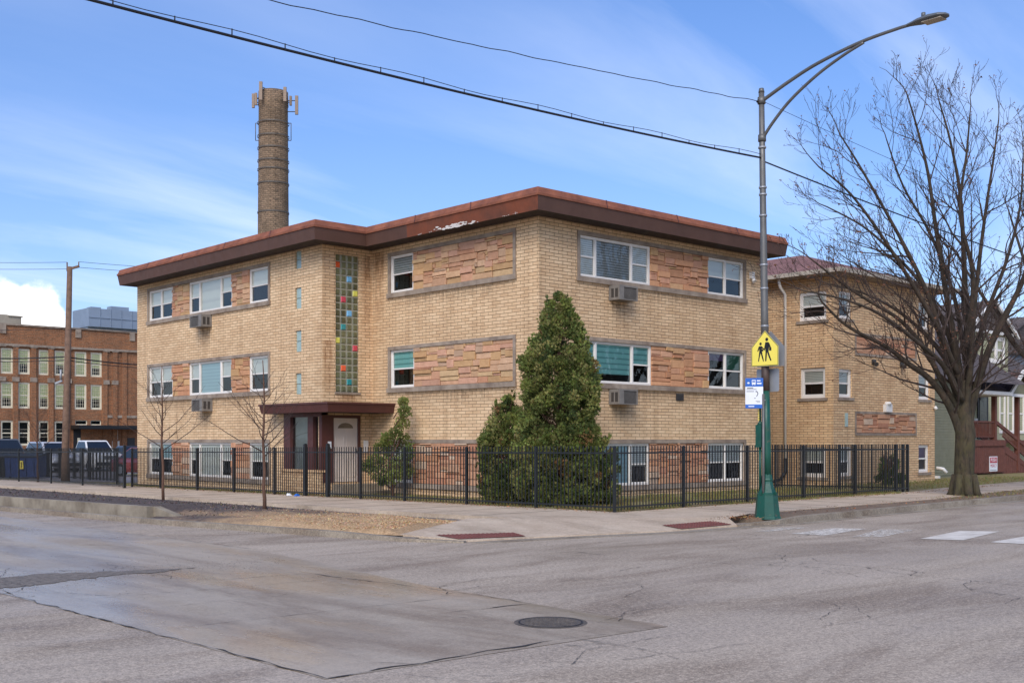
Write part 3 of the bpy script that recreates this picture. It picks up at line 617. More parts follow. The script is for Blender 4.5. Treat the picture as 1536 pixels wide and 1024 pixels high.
D = 'dh'
def band(fr, rng, zb, items, seed, pal=STONES):
    z0, z1 = zb; surround(bld, fr, rng[0], rng[1], z0, z1)
    a = z0 + .13; t = z1 - .11
    for it in items:
        if it[0] == 's': stone_panel(bld, fr, it[1], it[2], a, t, it[3] if len(it) > 3 else pal, seed); seed += 1
        else: window(bld, fr, it[1], it[2], a + .002, t - .002, it[3], set_=it[4] if len(it) > 4 else -.03)
tri = lambda b0, c0, b1, c1, b2, c2: [(.55, D, b0, c0), (1.35, 'fix', b1, c1), (.66, D, b2, c2)]
e = .11
band(fA, bA, BANDS[0], [('s', 23.38, 28.0, STONES), ('w', 28.0, 29.16, [(1, D, 'blind_dark', .5)])], 11)
band(fA, bA, BANDS[1], [('s', 23.38, 27.95), ('w', 27.95, 29.16, [(1, D, 'blind_teal', .48)])], 21)
band(fA, bA, BANDS[2], [('s', 23.38, 28.05, REDS), ('w', 28.05, 29.16, [(1, D, 'shade', .4)])], 31)
band(fR, bR, BANDS[0], [('w', 23.09, 26.15, tri('blind', 1, 'blind_dark', 1, 'blind', 1)), ('s', 26.15, 28.95, ORANGES), ('w', 28.95, 30.84, [(1, D, 'shade', .52), (1, D, 'shade', .52)])], 41)
band(fR, bR, BANDS[1], [('w', 23.09, 26.2, tri('blind_teal', .5, 'blind_teal', .8, 'blind_teal', .5)), ('s', 26.2, 28.98, ORANGES), ('w', 28.98, 30.84, [(1, D, 'curtain_purple', .22), (1, D, 'curtain_green', .45)])], 51)
band(fR, bR, BANDS[2], [('w', 23.09, 26.1, tri('shade', 1, 'shade_blue', 1, 'blind', .55)), ('s', 26.1, 28.95, REDS), ('w', 28.95, 30.84, [(1, D, 'blind', .5), (1, D, 'blind', .5)])], 61)
WI = lambda a, b, c: [('w', 40.5, 42.51, a), ('s', 39.13, 40.5, None), ('w', 35.92, 39.13, b), ('s', 34.7, 35.92, None), ('w', 33.41, 34.7, c)]
def bandW(zb, a, b, c, seed, pal): band(fW, bW, zb, [(i[:3] + (pal,) if i[0] == 's' else i) for i in WI(a, b, c)], seed)
bandW(BANDS[0], [(1, D, 'shade', .5), (1, D, 'shade', .5)], [(.66, D, 'shade', .5), (1.35, 'fix', 'shade', 1), (.6, D, 'shade', .5)], [(1, D, 'shade', .5)], 71, STONES)
bandW(BANDS[1], [(1, D, 'shade', .5), (1, D, 'shade', .5)], [(.66, D, 'shade', .5), (1.35, 'fix', 'shade_blue', 1), (.6, D, 'shade', .5)], [(1, D, 'shade', .5)], 81, ORANGES)
bandW(BANDS[2], [(1, D, 'shade_blue', .5), (1, D, 'shade', .5)], [(.66, D, 'shade', .5), (1.35, 'fix', 'shade', 1), (.6, D, 'shade', .5)], [(1, D, 'shade', .5)], 91, REDS)
for s in slots:
    mb = MB(); n = 2; h = (s[3] - s[2]) / n
    for k in range(n): fW.box(mb, s[0] + .01, s[1] - .01, s[2] + k * h + .012, s[2] + (k + 1) * h - .012, -.2, -.045, 0)
    fW.box(mb, s[0], s[1], s[2], s[3], -.2, -.07, 1); mb.build('slit_window', ['slot', 'gb_mort'], bld)
# stairwell glass blocks
mb = MB(); nr = 20; cw, ch = .90 / 4, 4.38 / nr; special = {(1, 0): 'orange', (3, 2): 'blue', (5, 3): 'yellow', (6, 1): 'red', (8, 2): 'blue', (10, 1): 'teal', (12, 0): 'yellow', (13, 3): 'red', (16, 1): 'orange', (18, 2): 'teal'}
fG.box(mb, 20.08, 20.98, 3.28, 7.66, -.2, -.075, 1)
def blk(mb, i, j, grow=.0):
    x0, x1 = 20.08 + j * cw + .016, 20.08 + (j + 1) * cw - .016; z1_, z0_ = 7.66 - i * ch - .016, 7.66 - (i + 1) * ch + .016
    b = .025; o = -.05 + grow
    A = [fG.P(x0, z0_, o - .03), fG.P(x1, z0_, o - .03), fG.P(x1, z1_, o - .03), fG.P(x0, z1_, o - .03)]; Bq = [fG.P(x0 + b, z0_ + b, o), fG.P(x1 - b, z0_ + b, o), fG.P(x1 - b, z1_ - b, o), fG.P(x0 + b, z1_ - b, o)]
    for u in range(4): w = (u + 1) % 4; mb.face([A[u], A[w], Bq[w], Bq[u]])
    mb.face(Bq)
for i in range(nr):
    for j in range(4):
        if (i, j) not in special: blk(mb, i, j)
gbp = mb.build('glass_block_panel', ['gb', 'gb_mort'], bld)
for (i, j), c in special.items(): q = MB(); blk(q, i, j, .012); q.build('coloured_block', 'gb_' + c, gbp)
mb = MB(); fG.box(mb, 20.04, 21.02, 3.22, 3.28, -.2, .04); mb.build('sill', 'surround', bld)
# entry: glazed vestibule corner, door, canopy
mb = MB(); B = lambda *a: fW.box(mb, *a)
for a0, a1 in ((30.17, 30.32), (30.66, 30.98), (32.02, 32.42)): B(a0, a1, .82, 2.62, -.14, .02)
B(30.17, 32.42, 2.5, 2.62, -.14, .022); fG.box(mb, X1 - .018, 20.0, .42, 2.55, -.1, .018); fG.box(mb, 20.93, 21.02, .42, 2.55, -.14, .02); fG.box(mb, 20.0, 20.93, 2.46, 2.55, -.14, .016)
v = mb.build('vestibule_frame', 'maroon', bld)
mb = MB(); fW.quad(mb, 30.32, 30.66, .82, 2.5, -.08); fW.quad(mb, 30.98, 32.02, .82, 2.5, -.08); mb.build('pane', 'glass_dark', v)
mb = MB(); fW.box(mb, 30.17, 32.4, .8, 2.6, -.22, -.2); mb.build('curtain', pm('vestibule_curtain', (170, 176, 168), .8, .08), v)
mb = MB(); fG.box(mb, 20.0, 20.93, .44, 2.46, -.1, -.03)
for (x0, x1, z0, z1) in ((20.1, 20.42, .58, 1.2), (20.51, 20.83, .58, 1.2), (20.1, 20.42, 1.3, 1.9), (20.51, 20.83, 1.3, 1.9)):
    for (a, b, c, d) in ((x0, x1, z0, z0 + .025), (x0, x1, z1 - .025, z1), (x0, x0 + .025, z0 + .025, z1 - .025), (x1 - .025, x1, z0 + .025, z1 - .025)): fG.box(mb, a, b, c, d, -.03, -.018)
arc = [(20.465 + .29 * math.cos(t), 2.14 + .17 * math.sin(t)) for t in [math.pi * k / 10 for k in range(11)]]; arc2 = [(20.465 + .33 * math.cos(t), 2.12 + .22 * math.sin(t)) for t in [math.pi * k / 10 for k in range(11)]]
mb.prism(arc2[::-1] if False else arc2, lambda a, b, t: fG.P(a, b, t), -.03, -.012)
dr = mb.build('entry_door', 'doorwhite', bld)
mb = MB(); mb.prism(arc, lambda a, b, t: fG.P(a, b, t), -.012, -.008); mb.build('fanlight', pm('fanlight_glass', (110, 98, 84), .2, .1), dr)
mb = MB(); fG.box(mb, 20.83, 20.89, 1.38, 1.50, -.03, -.01); q = fG.P(20.86, 1.40, .02); mb.tube([fG.P(20.86, 1.40, -.02), fG.P(20.86, 1.40, .04)], [.02, .032], 8); mb.build('door_handle', 'galv', dr)
mb = MB(); yc = Y1 - 1.25; xo = X1 - .62
def can(o, z): return [(xo - o, 32.95 + o * .5, z), (xo - o, yc - o, z), (X0 - .001, yc - o, z)]
for (o0, z0), (o1, z1) in (((-.06, 2.62), (.0, 2.86)), ((0, 2.86), (.03, 2.87)), ((.03, 2.87), (.03, 2.92))):
    A, Bq = can(o0, z0), can(o1, z1)
    for i in range(2): mb.face([A[i], A[i + 1], Bq[i + 1], Bq[i]])
    mb.face([(X1, A[0][1], z0), A[0], Bq[0], (X1, Bq[0][1], z1)])
A = can(-.06, 2.62); mb.face([(X1 + .0, A[0][1], 2.62), A[0], A[1], A[2], (X0, Y1, 2.62), (X1, Y1, 2.62)], 1)
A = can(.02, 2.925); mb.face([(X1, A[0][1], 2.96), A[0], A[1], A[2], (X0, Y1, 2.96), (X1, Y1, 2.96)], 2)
cn = mb.build('entry_canopy', ['maroon', 'soffit', 'roofing'], bld)
mb = MB(); mb.box(X0 - .001, 19.7, yc + .2, Y1 - .001, -.1, .17); mb.box(X0 - .002, 19.95, yc + .65, Y1 - .002, .17, .37); mb.build('entry_steps', 'concr', bld)
mb = MB(); fG.box(mb, 21.15, 21.3, 1.38, 1.75, 0, .06); mb.build('intercom', 'white', bld)
mb = MB(); fG.box(mb, 19.78, 19.9, 1.5, 1.72, .018, .04); mb.build('notice', 'signwhite', bld)
def ac(fr, a0, a1, z0, z1, nm='air_conditioner'):
    mb = MB(); d = .42; fr.box(mb, a0, a1, z1 - .05, z1, 0, d); fr.box(mb, a0, a1, z0, z0 + .03, 0, d)
    for a in (a0, a1 - .045): fr.box(mb, a, a + .045, z0 + .03, z1 - .05, 0, d - .002)
    fr.box(mb, a0 + .045, a0 + .25 * (a1 - a0), z0 + .03, z1 - .05, 0, d - .004)
    n = 12
    for k in range(n): z = z0 + .045 + (z1 - z0 - .11) * k / n; fr.box(mb, a0 + .25 * (a1 - a0), a1 - .045, z, z + .012, d - .05, d - .012)
    for fr_a in (a0, a1): pass
    o = mb.build(nm, 'ac', bld); mb = MB(); fr.box(mb, a0 + .25 * (a1 - a0), a1 - .045, z0 + .03, z1 - .05, 0, d - .06)
    for s, a in ((0, a0 - .003), (1, a1 + .0)): fr.box(mb, a, a + .003, z0 + .07, z1 - .09, .10, .20); fr.box(mb, a, a + .003, z0 + .07, z1 - .09, .25, .36)
    mb.build('grille', 'ac_dark', o)
ac(fR, 24.30, 25.1, 5.82, 6.24); ac(fR, 24.30, 25.1, 2.80, 3.24); ac(fW, 37.35, 38.25, 5.83, 6.26); ac(fW, 37.3, 38.1, 2.80, 3.24)
mb = MB(); fR.box(mb, 27.35, 27.7, 2.98, 3.2, -.0, .03); 
for k in range(4): fR.box(mb, 27.37, 27.68, 3.0 + k * .05, 3.02 + k * .05, .03, .045)
mb.build('wall_vent', 'ac_dark', bld)
mb = MB(); fR.box(mb, 31.15, 31.3, 7.1, 7.32, 0, .12); mb.tube([fR.P(31.22, 7.1, .08), fR.P(31.22, 7.0, .16)], [.05, .08], 10); mb.build('flood_light', 'white', bld)
def stainmat(name, c, dens):
    m = bpy.data.materials.new(name); t = NT(m); out = [x for x in t.n if x.type == 'OUTPUT_MATERIAL'][0]; t.b.inputs['Base Color'].default_value = lin(c); t.b.inputs['Roughness'].default_value = .9
    tr = t.n.new('ShaderNodeBsdfTransparent'); mx = t.n.new('ShaderNodeMixShader'); a = t.n.new('ShaderNodeVertexColor'); a.layer_name = 'col'; sp = t.n.new('ShaderNodeSeparateColor'); t.link(a.outputs[0], sp.inputs[0])
    n = t.ramp(t.noise(t.mapping(t.uv(), (9, 1.2, 1)), 1.2, 6, .7), [(.35, (0,) * 3), (.7, (1,) * 3)])
    t.link(t.math('MULTIPLY', t.math('MULTIPLY', sp.outputs[0], n), dens), mx.inputs[0]); t.link(tr.outputs[0], mx.inputs[1]); t.link(t.b.outputs[0], mx.inputs[2]); t.link(mx.outputs[0], out.inputs[0]); return m
M['rust_stain'] = stainmat('rust_run_stain', (150, 96, 48), .75); M['dirt_stain'] = stainmat('dirt_run_stain', (96, 78, 60), .55)
def stain(par, fr, a0, a1, ztop, L, mat, name='water_stain'):
    mb = MB(); nz, na = 8, 6
    for i in range(na):
        for j in range(nz):
            A0, A1 = a0 + (a1 - a0) * i / na, a0 + (a1 - a0) * (i + 1) / na; Z0, Z1 = ztop - L * (j + 1) / nz, ztop - L * j / nz
            ed = min(1, min(i + .5, na - i - .5) / 1.6) * (1 - (j + .5) / nz); fr.quad(mb, A0, A1, Z0, Z1, .004, 0, (ed, ed, ed * .999))
    return mb.build(name, mat, par)
for fr, a0, a1, z, L, m in ((fR, 24.3, 25.15, 5.80, .8, 'dirt_stain'), (fR, 24.3, 25.15, 2.78, .7, 'dirt_stain'), (fW, 37.35, 38.25, 5.8, .8, 'dirt_stain'), (fW, 37.3, 38.1, 2.78, .6, 'dirt_stain'), (fG, 19.6, 20.0, 4.9, 1.9, 'rust_stain'), (fG, 20.0, 21.0, 3.2, .5, 'rust_stain'), (fG, 21.1, 21.45, 7.7, 3.5, 'rust_stain'), (fA, 23.3, 29.3, 3.24, .5, 'dirt_stain'), (fA, 23.3, 29.3, 6.24, .4, 'dirt_stain'), (fR, 23.0, 30.9, 3.24, .45, 'dirt_stain'), (fR, 23.0, 30.9, 6.24, .4, 'dirt_stain'), (fW, 33.3, 42.6, 3.24, .4, 'dirt_stain'), (fA, 29.4, 30.1, 7.8, 3.0, 'rust_stain')): stain(bld, fr, a0, a1, z, L, m)
# ---------------------------------------------------------------- neighbouring tan brick building
nb = empty('brick_building', (36.26, Y0, 0), label='tan brick building with hipped tile roof behind the big bare tree', category='building')
XN, XN2, YN2, ZN = 36.26, 43.82, 36., 7.75
fN, fL = FR('y', Y0), FR('x', XN)
NW = [(36.64, 37.52, 3.32, 4.36), (36.64, 37.52, .44, 1.52), (36.64, 37.5, 6.2, 7.2), (42.5, 43.4, 3.38, 4.40), (42.5, 43.36, .46, 1.56), (42.5, 43.36, 6.2, 7.25)]
NL = [(22.70, 23.75, 3.30, 4.40), (22.70, 23.75, .40, 1.50), (22.65, 23.8, 6.15, 7.2), (27.2, 28.4, 3.3, 4.4), (27.2, 28.4, 6.15, 7.2)]
pan = [(37.71, 42.3, 1.93, 2.83), (37.71, 42.3, 4.9, 5.75)]
mb = MB(); facade(mb, fN, XN, XN2, -.5, ZN, NW + pan); facade(mb, fL, Y0, YN2, -.5, ZN, NL); mb.box(XN2 - .02, XN2, Y0 + .01, YN2, -.5, ZN); mb.box(XN + .01, XN2 - .02, YN2 - .02, YN2, -.5, ZN); mb.build('wall', 'brick_n', nb)
for i, w in enumerate(NW):
    window(nb, fN, w[0], w[1], w[2], w[3], [(1, D, 'blind' if i != 4 else 'curtain_purple', .5 if i != 4 else .45)], set_=-.06, fw=.08)
    mb = MB(); fN.box(mb, w[0] - .1, w[1] + .1, w[2] - .11, w[2] - .002, -.1, .05); mb.build('sill', 'surround', nb)
for i, w in enumerate(NL):
    window(nb, fL, w[0], w[1], w[2], w[3], [(1, D, 'blind', .5)], set_=-.06, fw=.09)
    mb = MB(); fL.box(mb, w[0] - .1, w[1] + .1, w[2] - .11, w[2] - .002, -.1, .05); mb.build('sill', 'surround', nb)
for i, p in enumerate(pan):
    mb = MB(); fN.box(mb, p[0], p[1], p[3] - .09, p[3], -.18, .03); fN.box(mb, p[0], p[1], p[2], p[2] + .09, -.18, .032); fN.box(mb, p[0], p[0] + .09, p[2] + .09, p[3] - .09, -.18, .028); fN.box(mb, p[1] - .09, p[1], p[2] + .09, p[3] - .09, -.18, .028); mb.build('stone_surround', 'surround', nb)
    stone_panel(nb, fN, p[0] + .09, p[1] - .09, p[2] + .09, p[3] - .09, REDS, 120 + i)
mb = MB(); fN.box(mb, 39.75, 40.2, 2.83, 3.12, 0, .14); mb.tube([fN.P(39.97, 3.12, .07), fN.P(39.97, 3.22, .07)], [.16, .1], 10); mb.build('wall_light', 'white', nb)
mb = MB(); fN.box(mb, 37.02, 37.2, 2.25, 2.75, 0, .03); mb.build('wall_plaque', 'slot', nb)
for a in (38.9, 41.0): mb = MB(); fN.box(mb, a, a + .25, 4.62, 4.8, 0, .06); mb.tube([fN.P(a + .12, 4.68, .05), fN.P(a + .02, 4.6, .2)], [.05, .09], 8); mb.build('flood_light', 'ac_dark', nb)
mb = MB(); mb.tube([fN.P(43.7, 3.1, .05), fN.P(43.75, 3.0, .12)], .07, 8); mb.build('corner_light', 'white', nb)
o_ = .62; mb = MB(); ex0, ex1, ey0, ey1 = XN - o_, XN2 + o_, Y0 - o_, YN2 + o_; rx = (ex0 + ex1) / 2; w2 = (ex1 - ex0) / 2; zr = ZN + 1.55
e_ = [(ex0, ey0, ZN + .12), (ex1, ey0, ZN + .12), (ex1, ey1, ZN + .12), (ex0, ey1, ZN + .12)]; ra, rb = (rx, ey0 + w2, zr), (rx, ey1 - w2, zr)
for f in ([e_[0], e_[1], ra], [e_[1], e_[2], rb, ra], [e_[2], e_[3], rb], [e_[3], e_[0], ra, rb]): mb.face(f)
mb.build('roof', 'tile', nb)
mb = MB(); mb.box(ex0 + .05, ex1 - .05, ey0 + .05, ey1 - .05, ZN - .03, ZN + .02, 1)
for (a, b, c, d) in ((ex0 - .1, ex1 + .1, ey0 - .1, ey0 + .04), (ex0 - .1, ex1 + .1, ey1 - .04, ey1 + .1), (ex0 - .1, ex0 + .04, ey0 + .04, ey1 - .04), (ex1 - .04, ex1 + .1, ey0 + .04, ey1 - .04)): mb.box(a, b, c, d, ZN - .02, ZN + .13, 0)
mb.build('eaves_gutter', ['eave', 'surround'], nb)
mb = MB(); a = 24.35; mb.tube([fL.P(a, 7.72, .5), fL.P(a, 7.45, .4), fL.P(a, 7.2, .08), fL.P(a, 1.05, .08)], .055, 8); mb.build('downspout', 'frame', nb)
mb = MB(); mb.tube([fL.P(a, 1.08, .08), fL.P(a, .55, .08), fL.P(a + .05, .3, .3), fL.P(a + .1, .18, .9)], .062, 8); mb.build('downspout_boot', 'black', nb)
mb = MB(); mb.box(43.84, 44.0, Y0 - .15, Y0 + .1, .2, .3); mb.tube([(43.86, Y0 - .05, .62), (43.95, Y0 - .3, .58), (44.0, Y0 - .42, .42)], .07, 8); mb.build('dryer_vent', 'white', nb)
# ---------------------------------------------------------------- siding house with porch
def sidingbox(mb, fr, a0, a1, z0, z1, pitch=.12, m=0):
    n = int((z1 - z0) / pitch)
    for k in range(n): z = z0 + k * pitch; P = fr.P; q = [P(a0, z, .02), P(a1, z, .02), P(a1, z + pitch, .0), P(a0, z + pitch, .0)]; mb.face(q, m); mb.face([P(a0, z, 0), P(a1, z, 0), P(a1, z, .02), P(a0, z, .02)], m)
hs = empty('siding_house', (47, 24.5, .15), label='olive siding house with dormer and covered red wood porch beyond the big tree', category='house')
f1 = FR('y', 24.0)
mb = MB(); sidingbox(mb, f1, 46.2, 49.0, .2, 4.45); sidingbox(mb, FR('x', 46.2), 24.0, 38, .2, 4.45); mb.box(46.21, 48.99, 24.01, 38, .1, 4.44); mb.build('wall', 'siding', hs)
mb = MB(); sidingbox(mb, FR('y', 27.0), 49.0, 66, .2, 4.8); mb.box(49.0, 66, 27.01, 38, .1, 4.8); sidingbox(mb, FR('y', 27.6), 57.4, 62.4, 4.8, 7.5); mb.box(57.4, 62.4, 27.61, 37, 4.8, 7.5); mb.build('wall', 'siding2', hs)
mb = MB(); mb.box(48.92, 49.1, 23.9, 24.08, .2, 4.45); mb.build('corner_trim', 'white', hs)
mb = MB()
mb.face([(45.8, 23.6, 4.4), (55.6, 23.6, 4.4), (55.6, 29.5, 8.3), (45.8, 29.5, 8.3)]); mb.face([(45.8, 29.5, 8.3), (55.6, 29.5, 8.3), (55.6, 38, 4.4), (45.8, 38, 4.4)]); mb.face([(45.8, 23.6, 4.4), (45.8, 29.5, 8.3), (45.8, 38, 4.4)])
mb.face([(55.6, 26.7, 4.8), (66, 26.7, 4.8), (66, 32, 8.8), (55.6, 32, 8.8)]); mb.face([(55.6, 26.7, 4.8), (55.6, 32, 8.8), (55.6, 38, 4.8)])
mb.face([(57.0, 27.2, 7.4), (59.9, 27.2, 9.2), (59.9, 36, 9.2), (57.0, 36, 7.4)]); mb.face([(62.8, 27.2, 7.4), (59.9, 27.2, 9.2), (59.9, 36, 9.2), (62.8, 36, 7.4)])
mb.build('roof', 'shingle', hs)
mb = MB(); mb.face([(57.4, 27.55, 7.5), (62.4, 27.55, 7.5), (59.9, 27.55, 9.05)]); mb.build('gable', 'shingle', hs)
mb = MB(); mb.bar((56.9, 27.2, 7.35), (59.9, 27.2, 9.22), .12, .16); mb.bar((62.9, 27.2, 7.35), (59.9, 27.2, 9.22), .12, .16); mb.bar((57.2, 27.4, 7.5), (62.6, 27.4, 7.5), .12, .16); mb.build('bargeboard', 'white', hs)
window(hs, FR('y', 27.6), 59.9, 61.9, 5.9, 7.35, [(1, D, 'shade', .4), (1, D, 'shade', .4)], set_=.06, fw=.16, room=False)
f3 = FR('y', 27.0)
for a, b in ((59.95, 60.65), (60.95, 61.7), (62.3, 63.0)): window(hs, f3, a, b, 2.1, 4.25, [(1, D, 'shade', .4)], set_=.06, fw=.1, room=False)
mb = MB(); f3.box(mb, 57.4, 58.6, 1.8, 4.25, 0, .06); dd = mb.build('front_door', 'black', hs)
mb = MB(); f3.box(mb, 57.6, 58.4, 2.1, 4.0, .06, .075); mb.build('door_glass', 'carglass', dd)
mb = MB(); f3.box(mb, 56.85, 57.2, 2.4, 2.85, 0, .15); mb.build('mailbox', 'white', hs)
mb = MB(); mb.box(50.6, 55.4, 24.6, 26.97, 1.58, 1.72); mb.box(55.4, 64, 25.9, 26.96, 1.59, 1.722)
for k in range(22): mb.box(50.62 + k * .215, 50.81 + k * .215, 24.62, 24.65, .2, 1.56)
mb.box(50.6, 55.3, 24.66, 24.7, .15, 1.57); mb.box(50.6, 55.3, 24.56, 24.6, 1.46, 1.75); mb.build('porch_deck', 'porchwood', hs)
for x, y in ((51.0, 24.75), (54.45, 24.75), (57.0, 24.75)): mb = MB(); mb.box(x - .1, x + .1, y - .1, y + .1, .2, 4.1); mb.build('porch_post', 'porchwood', hs)
mb = MB()
for k in range(8): x = 55.3 + k * .42; z = 1.58 - k * .19; mb.box(x, x + .5, 24.75, 25.85, z - .05, z)
for y in (24.68, 25.86): mb.hexa([(55.2, y, 1.2), (58.9, y, .05), (58.9, y + .06, .05), (55.2, y + .06, 1.2), (55.2, y, 1.6), (58.9, y, .2), (58.9, y + .06, .2), (55.2, y + .06, 1.6)])
for k in range(15): x = 55.22 + k * .23; mb.box(x, x + .2, 24.7, 24.72, .1, max(.15, 1.3 - k * .073))
mb.build('stairs', 'porchwood', hs)
mb = MB(); mb.box(51.1, 54.35, 24.68, 24.76, 2.58, 2.66); mb.box(51.1, 54.35, 24.7, 24.75, 1.88, 1.93)
for k in range(22): mb.box(51.2 + k * .145, 51.24 + k * .145, 24.7, 24.74, 1.93, 2.58)
for y in (24.72, 25.9):
    mb.bar((54.55, y, 2.62), (58.9, y, 1.1), .09, .17); mb.bar((55.3, y, 1.95), (58.9, y, .5), .05, .08)
    for k in range(24): t = (k + .5) / 24; mb.box(55.3 + 3.6 * t - .02, 55.3 + 3.6 * t + .02, y - .02, y + .02, 1.93 - 1.4 * t, 2.35 - 1.22 * t)
mb.box(58.8, 58.95, 24.66, 24.8, .15, 1.35); mb.build('porch_railing', 'porchwood', hs)
mb = MB(); mb.face([(50.2, 24.2, 4.05), (55.1, 24.2, 4.05), (56.4, 26.9, 5.5), (50.2, 26.9, 5.5)]); mb.face([(55.1, 24.2, 4.05), (56.4, 24.2, 5.1), (56.4, 27, 5.1), (55.1, 27, 4.05)]); mb.face([(56.4, 24.2, 5.1), (57.8, 24.2, 4.05), (57.8, 27, 4.05), (56.4, 27, 5.1)]); mb.build('porch_roof', 'shingle2', hs)
mb = MB(); mb.box(50.1, 55.0, 24.08, 24.2, 3.9, 4.06); mb.bar((54.9, 24.16, 3.95), (56.42, 24.16, 5.14), .1, .18); mb.bar((57.95, 24.16, 3.9), (56.38, 24.16, 5.14), .1, .18); mb.box(55.0, 57.8, 24.4, 24.5, 3.88, 4.02); mb.box(50.15, 55.0, 24.21, 26.9, 3.86, 3.9); mb.build('porch_trim', 'white', hs)
mb = MB(); mb.face([(55.2, 24.4, 4.02), (57.7, 24.4, 4.02), (56.4, 24.4, 5.02)]); mb.build('porch_gable', 'siding', hs)
sgn = empty('yard_sign', tuple(gr(1490, 712, .15)) + (.15,), label='white and red yard sign on a wire stand before the porch', category='yard sign')
sx, sy, sz = ORG['yard_sign']; q = FR('y', sy)
mb = MB(); q.box(mb, sx - .40, sx + .40, .32, 1.0, -.01, .01); mb.build('panel', 'signwhite', sgn)
mb = MB(); q.box(mb, sx - .36, sx + .36, .70, .96, .01, .014); mb.build('red_field', 'signred', sgn)
mb = MB(); q.box(mb, sx - .34, sx + .30, .37, .39, .01, .013); mb.build('small_print', 'black', sgn)
mb = MB(); [mb.tube([(sx + k, sy, .1), (sx + k, sy, .4)], .008, 5) for k in (-.25, .25)]; mb.build('wire_stand', 'galv', sgn)
text('PUSH', 'lettering', 'signwhite', sgn, (sx, sy - .016, .83), (R(90), 0, 0), .24); text('MERCY', 'lettering', 'signred', sgn, (sx, sy - .012, .57), (R(90), 0, 0), .20)
# farther grey house
gh = empty('grey_house', (67, 30, 0), label='dark grey house with steep roof beyond the siding house', category='house')
mb = MB(); sidingbox(mb, FR('y', 30.5), 66.6, 76, .1, 7.2, .15); mb.box(66.6, 76, 30.51, 43, 0, 7.2); mb.build('wall', pm('grey_siding', (104, 108, 116), .7), gh)
mb = MB(); mb.face([(66.2, 30, 7.0), (71.3, 30, 9.4), (71.3, 44, 9.4), (66.2, 44, 7.0)]); mb.face([(76.4, 30, 7.0), (71.3, 30, 9.4), (71.3, 44, 9.4), (76.4, 44, 7)]); mb.face([(66.2, 30.3, 7.0), (76.4, 30.3, 7), (71.3, 30.3, 9.4)]); mb.build('roof', 'shingle', gh)
window(gh, FR('y', 30.5), 68, 69.2, 4.6, 6.2, [(1, D, 'shade', .5)], set_=.06, fw=.12, room=False); window(gh, FR('y', 30.5), 68, 69.2, 1.6, 3.2, [(1, D, 'shade', .5)], set_=.06, fw=.12, room=False)

# ---------------------------------------------------------------- school
YS = 105.; fS = FR('y', YS); gs = gz(YS)
sc = empty('school_building', (40, YS, gs), label='long red brick school with green shaded windows behind the parking lot', category='school')
cols = []
def px2x(px): t = (px - 768) / FPX; return YS * (CF + t * SF) / (SF - t * CF)
prs = [(-62, -44), (-38, -20), (1, 20), (27, 45), (58, 75), (82, 99), (112, 130), (136, 153)]
holes = []
for i, (a, b) in enumerate(prs):
    a, b = px2x(a), px2x(b)
    for zz in ((7.62, 9.92), (4.55, 6.9), (1.2, 3.45)):
        if i >= 6 and zz[0] < 2: continue
        holes.append((a, b) + zz)
holes += [(px2x(113), px2x(131), 3.1, 3.55), (px2x(136), px2x(152), 3.1, 3.55)]
XS0, XS1 = px2x(-140), 58.
mb = MB(); facade(mb, fS, XS0, XS1, gs - .3, 11.95, holes, .3)
mb.box(XS0, XS0 + .1, YS + .01, YS + 18, gs - .3, 11.95); mb.box(XS1 - .1, XS1, YS + .01, YS + 18, gs - .3, 11.95); mb.box(XS0, XS1, YS + 17.9, YS + 18, gs - .3, 11.95)
for p in (-48, 23.0, 50, 76, 101, 157, 172, 186): x = px2x(p) if p > 0 else px2x(p); fS.box(mb, x - .22, x + .22, gs, 10.05, 0, .14)
mb.build('wall', 'school_brick', sc)
mb = MB(); fS.box(mb, XS0, XS1, 11.95, 12.1, -.4, .12); fS.box(mb, XS0, XS1, 10.1, 10.3, 0, .2)
for p in (-70, 3, 23, 50, 76, 102, 159, 172): x = px2x(p); fS.box(mb, x - .3, x + .3, 6.95, 7.35, .0, .17); fS.box(mb, x - .3, x + .3, 10.02, 10.1, .0, .18)
for p in (4, 117, 198): x = px2x(p); fS.box(mb, x - .25, x + .25, 11.2, 11.95, 0, .13)
fS.box(mb, px2x(156), px2x(205), 3.8, 4.05, 0, .1)
mb.build('stone_trim', 'surround', sc)
mb = MB(); mb.box(XS0, XS1, YS + .1, YS + 17.9, 11.5, 11.6); mb.build('roof', 'roofing', sc)
for i, h in enumerate(holes):
    small = h[3] - h[2] < 1; up = h[2] > 4
    cov = [.95, .62, .66, .6, .9, .55][(i * 7) % 6] if up else .0
    f = window(sc, fS, h[0], h[1], h[2], h[3], [(1, 'fix' if small else D, 'shade_green' if up and not small else None, cov)], set_=-.08, fmat='frame2', fw=.12 if not small else .06, gmat='glass_school', grid=(4, 6) if up else (1, 3) if not small else None, room=True)
mb = MB(); x0, x1 = px2x(105), px2x(207); fS.box(mb, x0, x1, 2.72, 3.05, 0, 2.2); mb.build('entrance_canopy', 'black', sc)
mb = MB(); fS.box(mb, px2x(110), px2x(121), gs, 2.7, 0, .04); mb.build('entrance_door', 'black', sc)
mb = MB(); fS.box(mb, px2x(116), px2x(120), gs, 1.9, .04, .08); mb.build('door_leaf', 'frame2', sc)
mb = MB(); fS.box(mb, px2x(170.5), px2x(176.5), 1.75, 2.65, 0, .04); fS.box(mb, px2x(168), px2x(179), .6, 1.6, 0, .04); mb.build('notice_board', 'frame', sc)
mb = MB(); fS.box(mb, px2x(191), px2x(202), .9, 1.9, -.0, .03); mb.build('vent_grille', 'ac_dark', sc)
mb = MB(); hx0, hx1 = px2x(146), px2x(146) + 5.2; mb.box(hx0, hx1, YS + 2.0, YS + 6, 12.55, 14.3); mb.box(hx0 + .1, hx1 + 6, YS + 2.6, YS + 6, 12.3, 14.35)
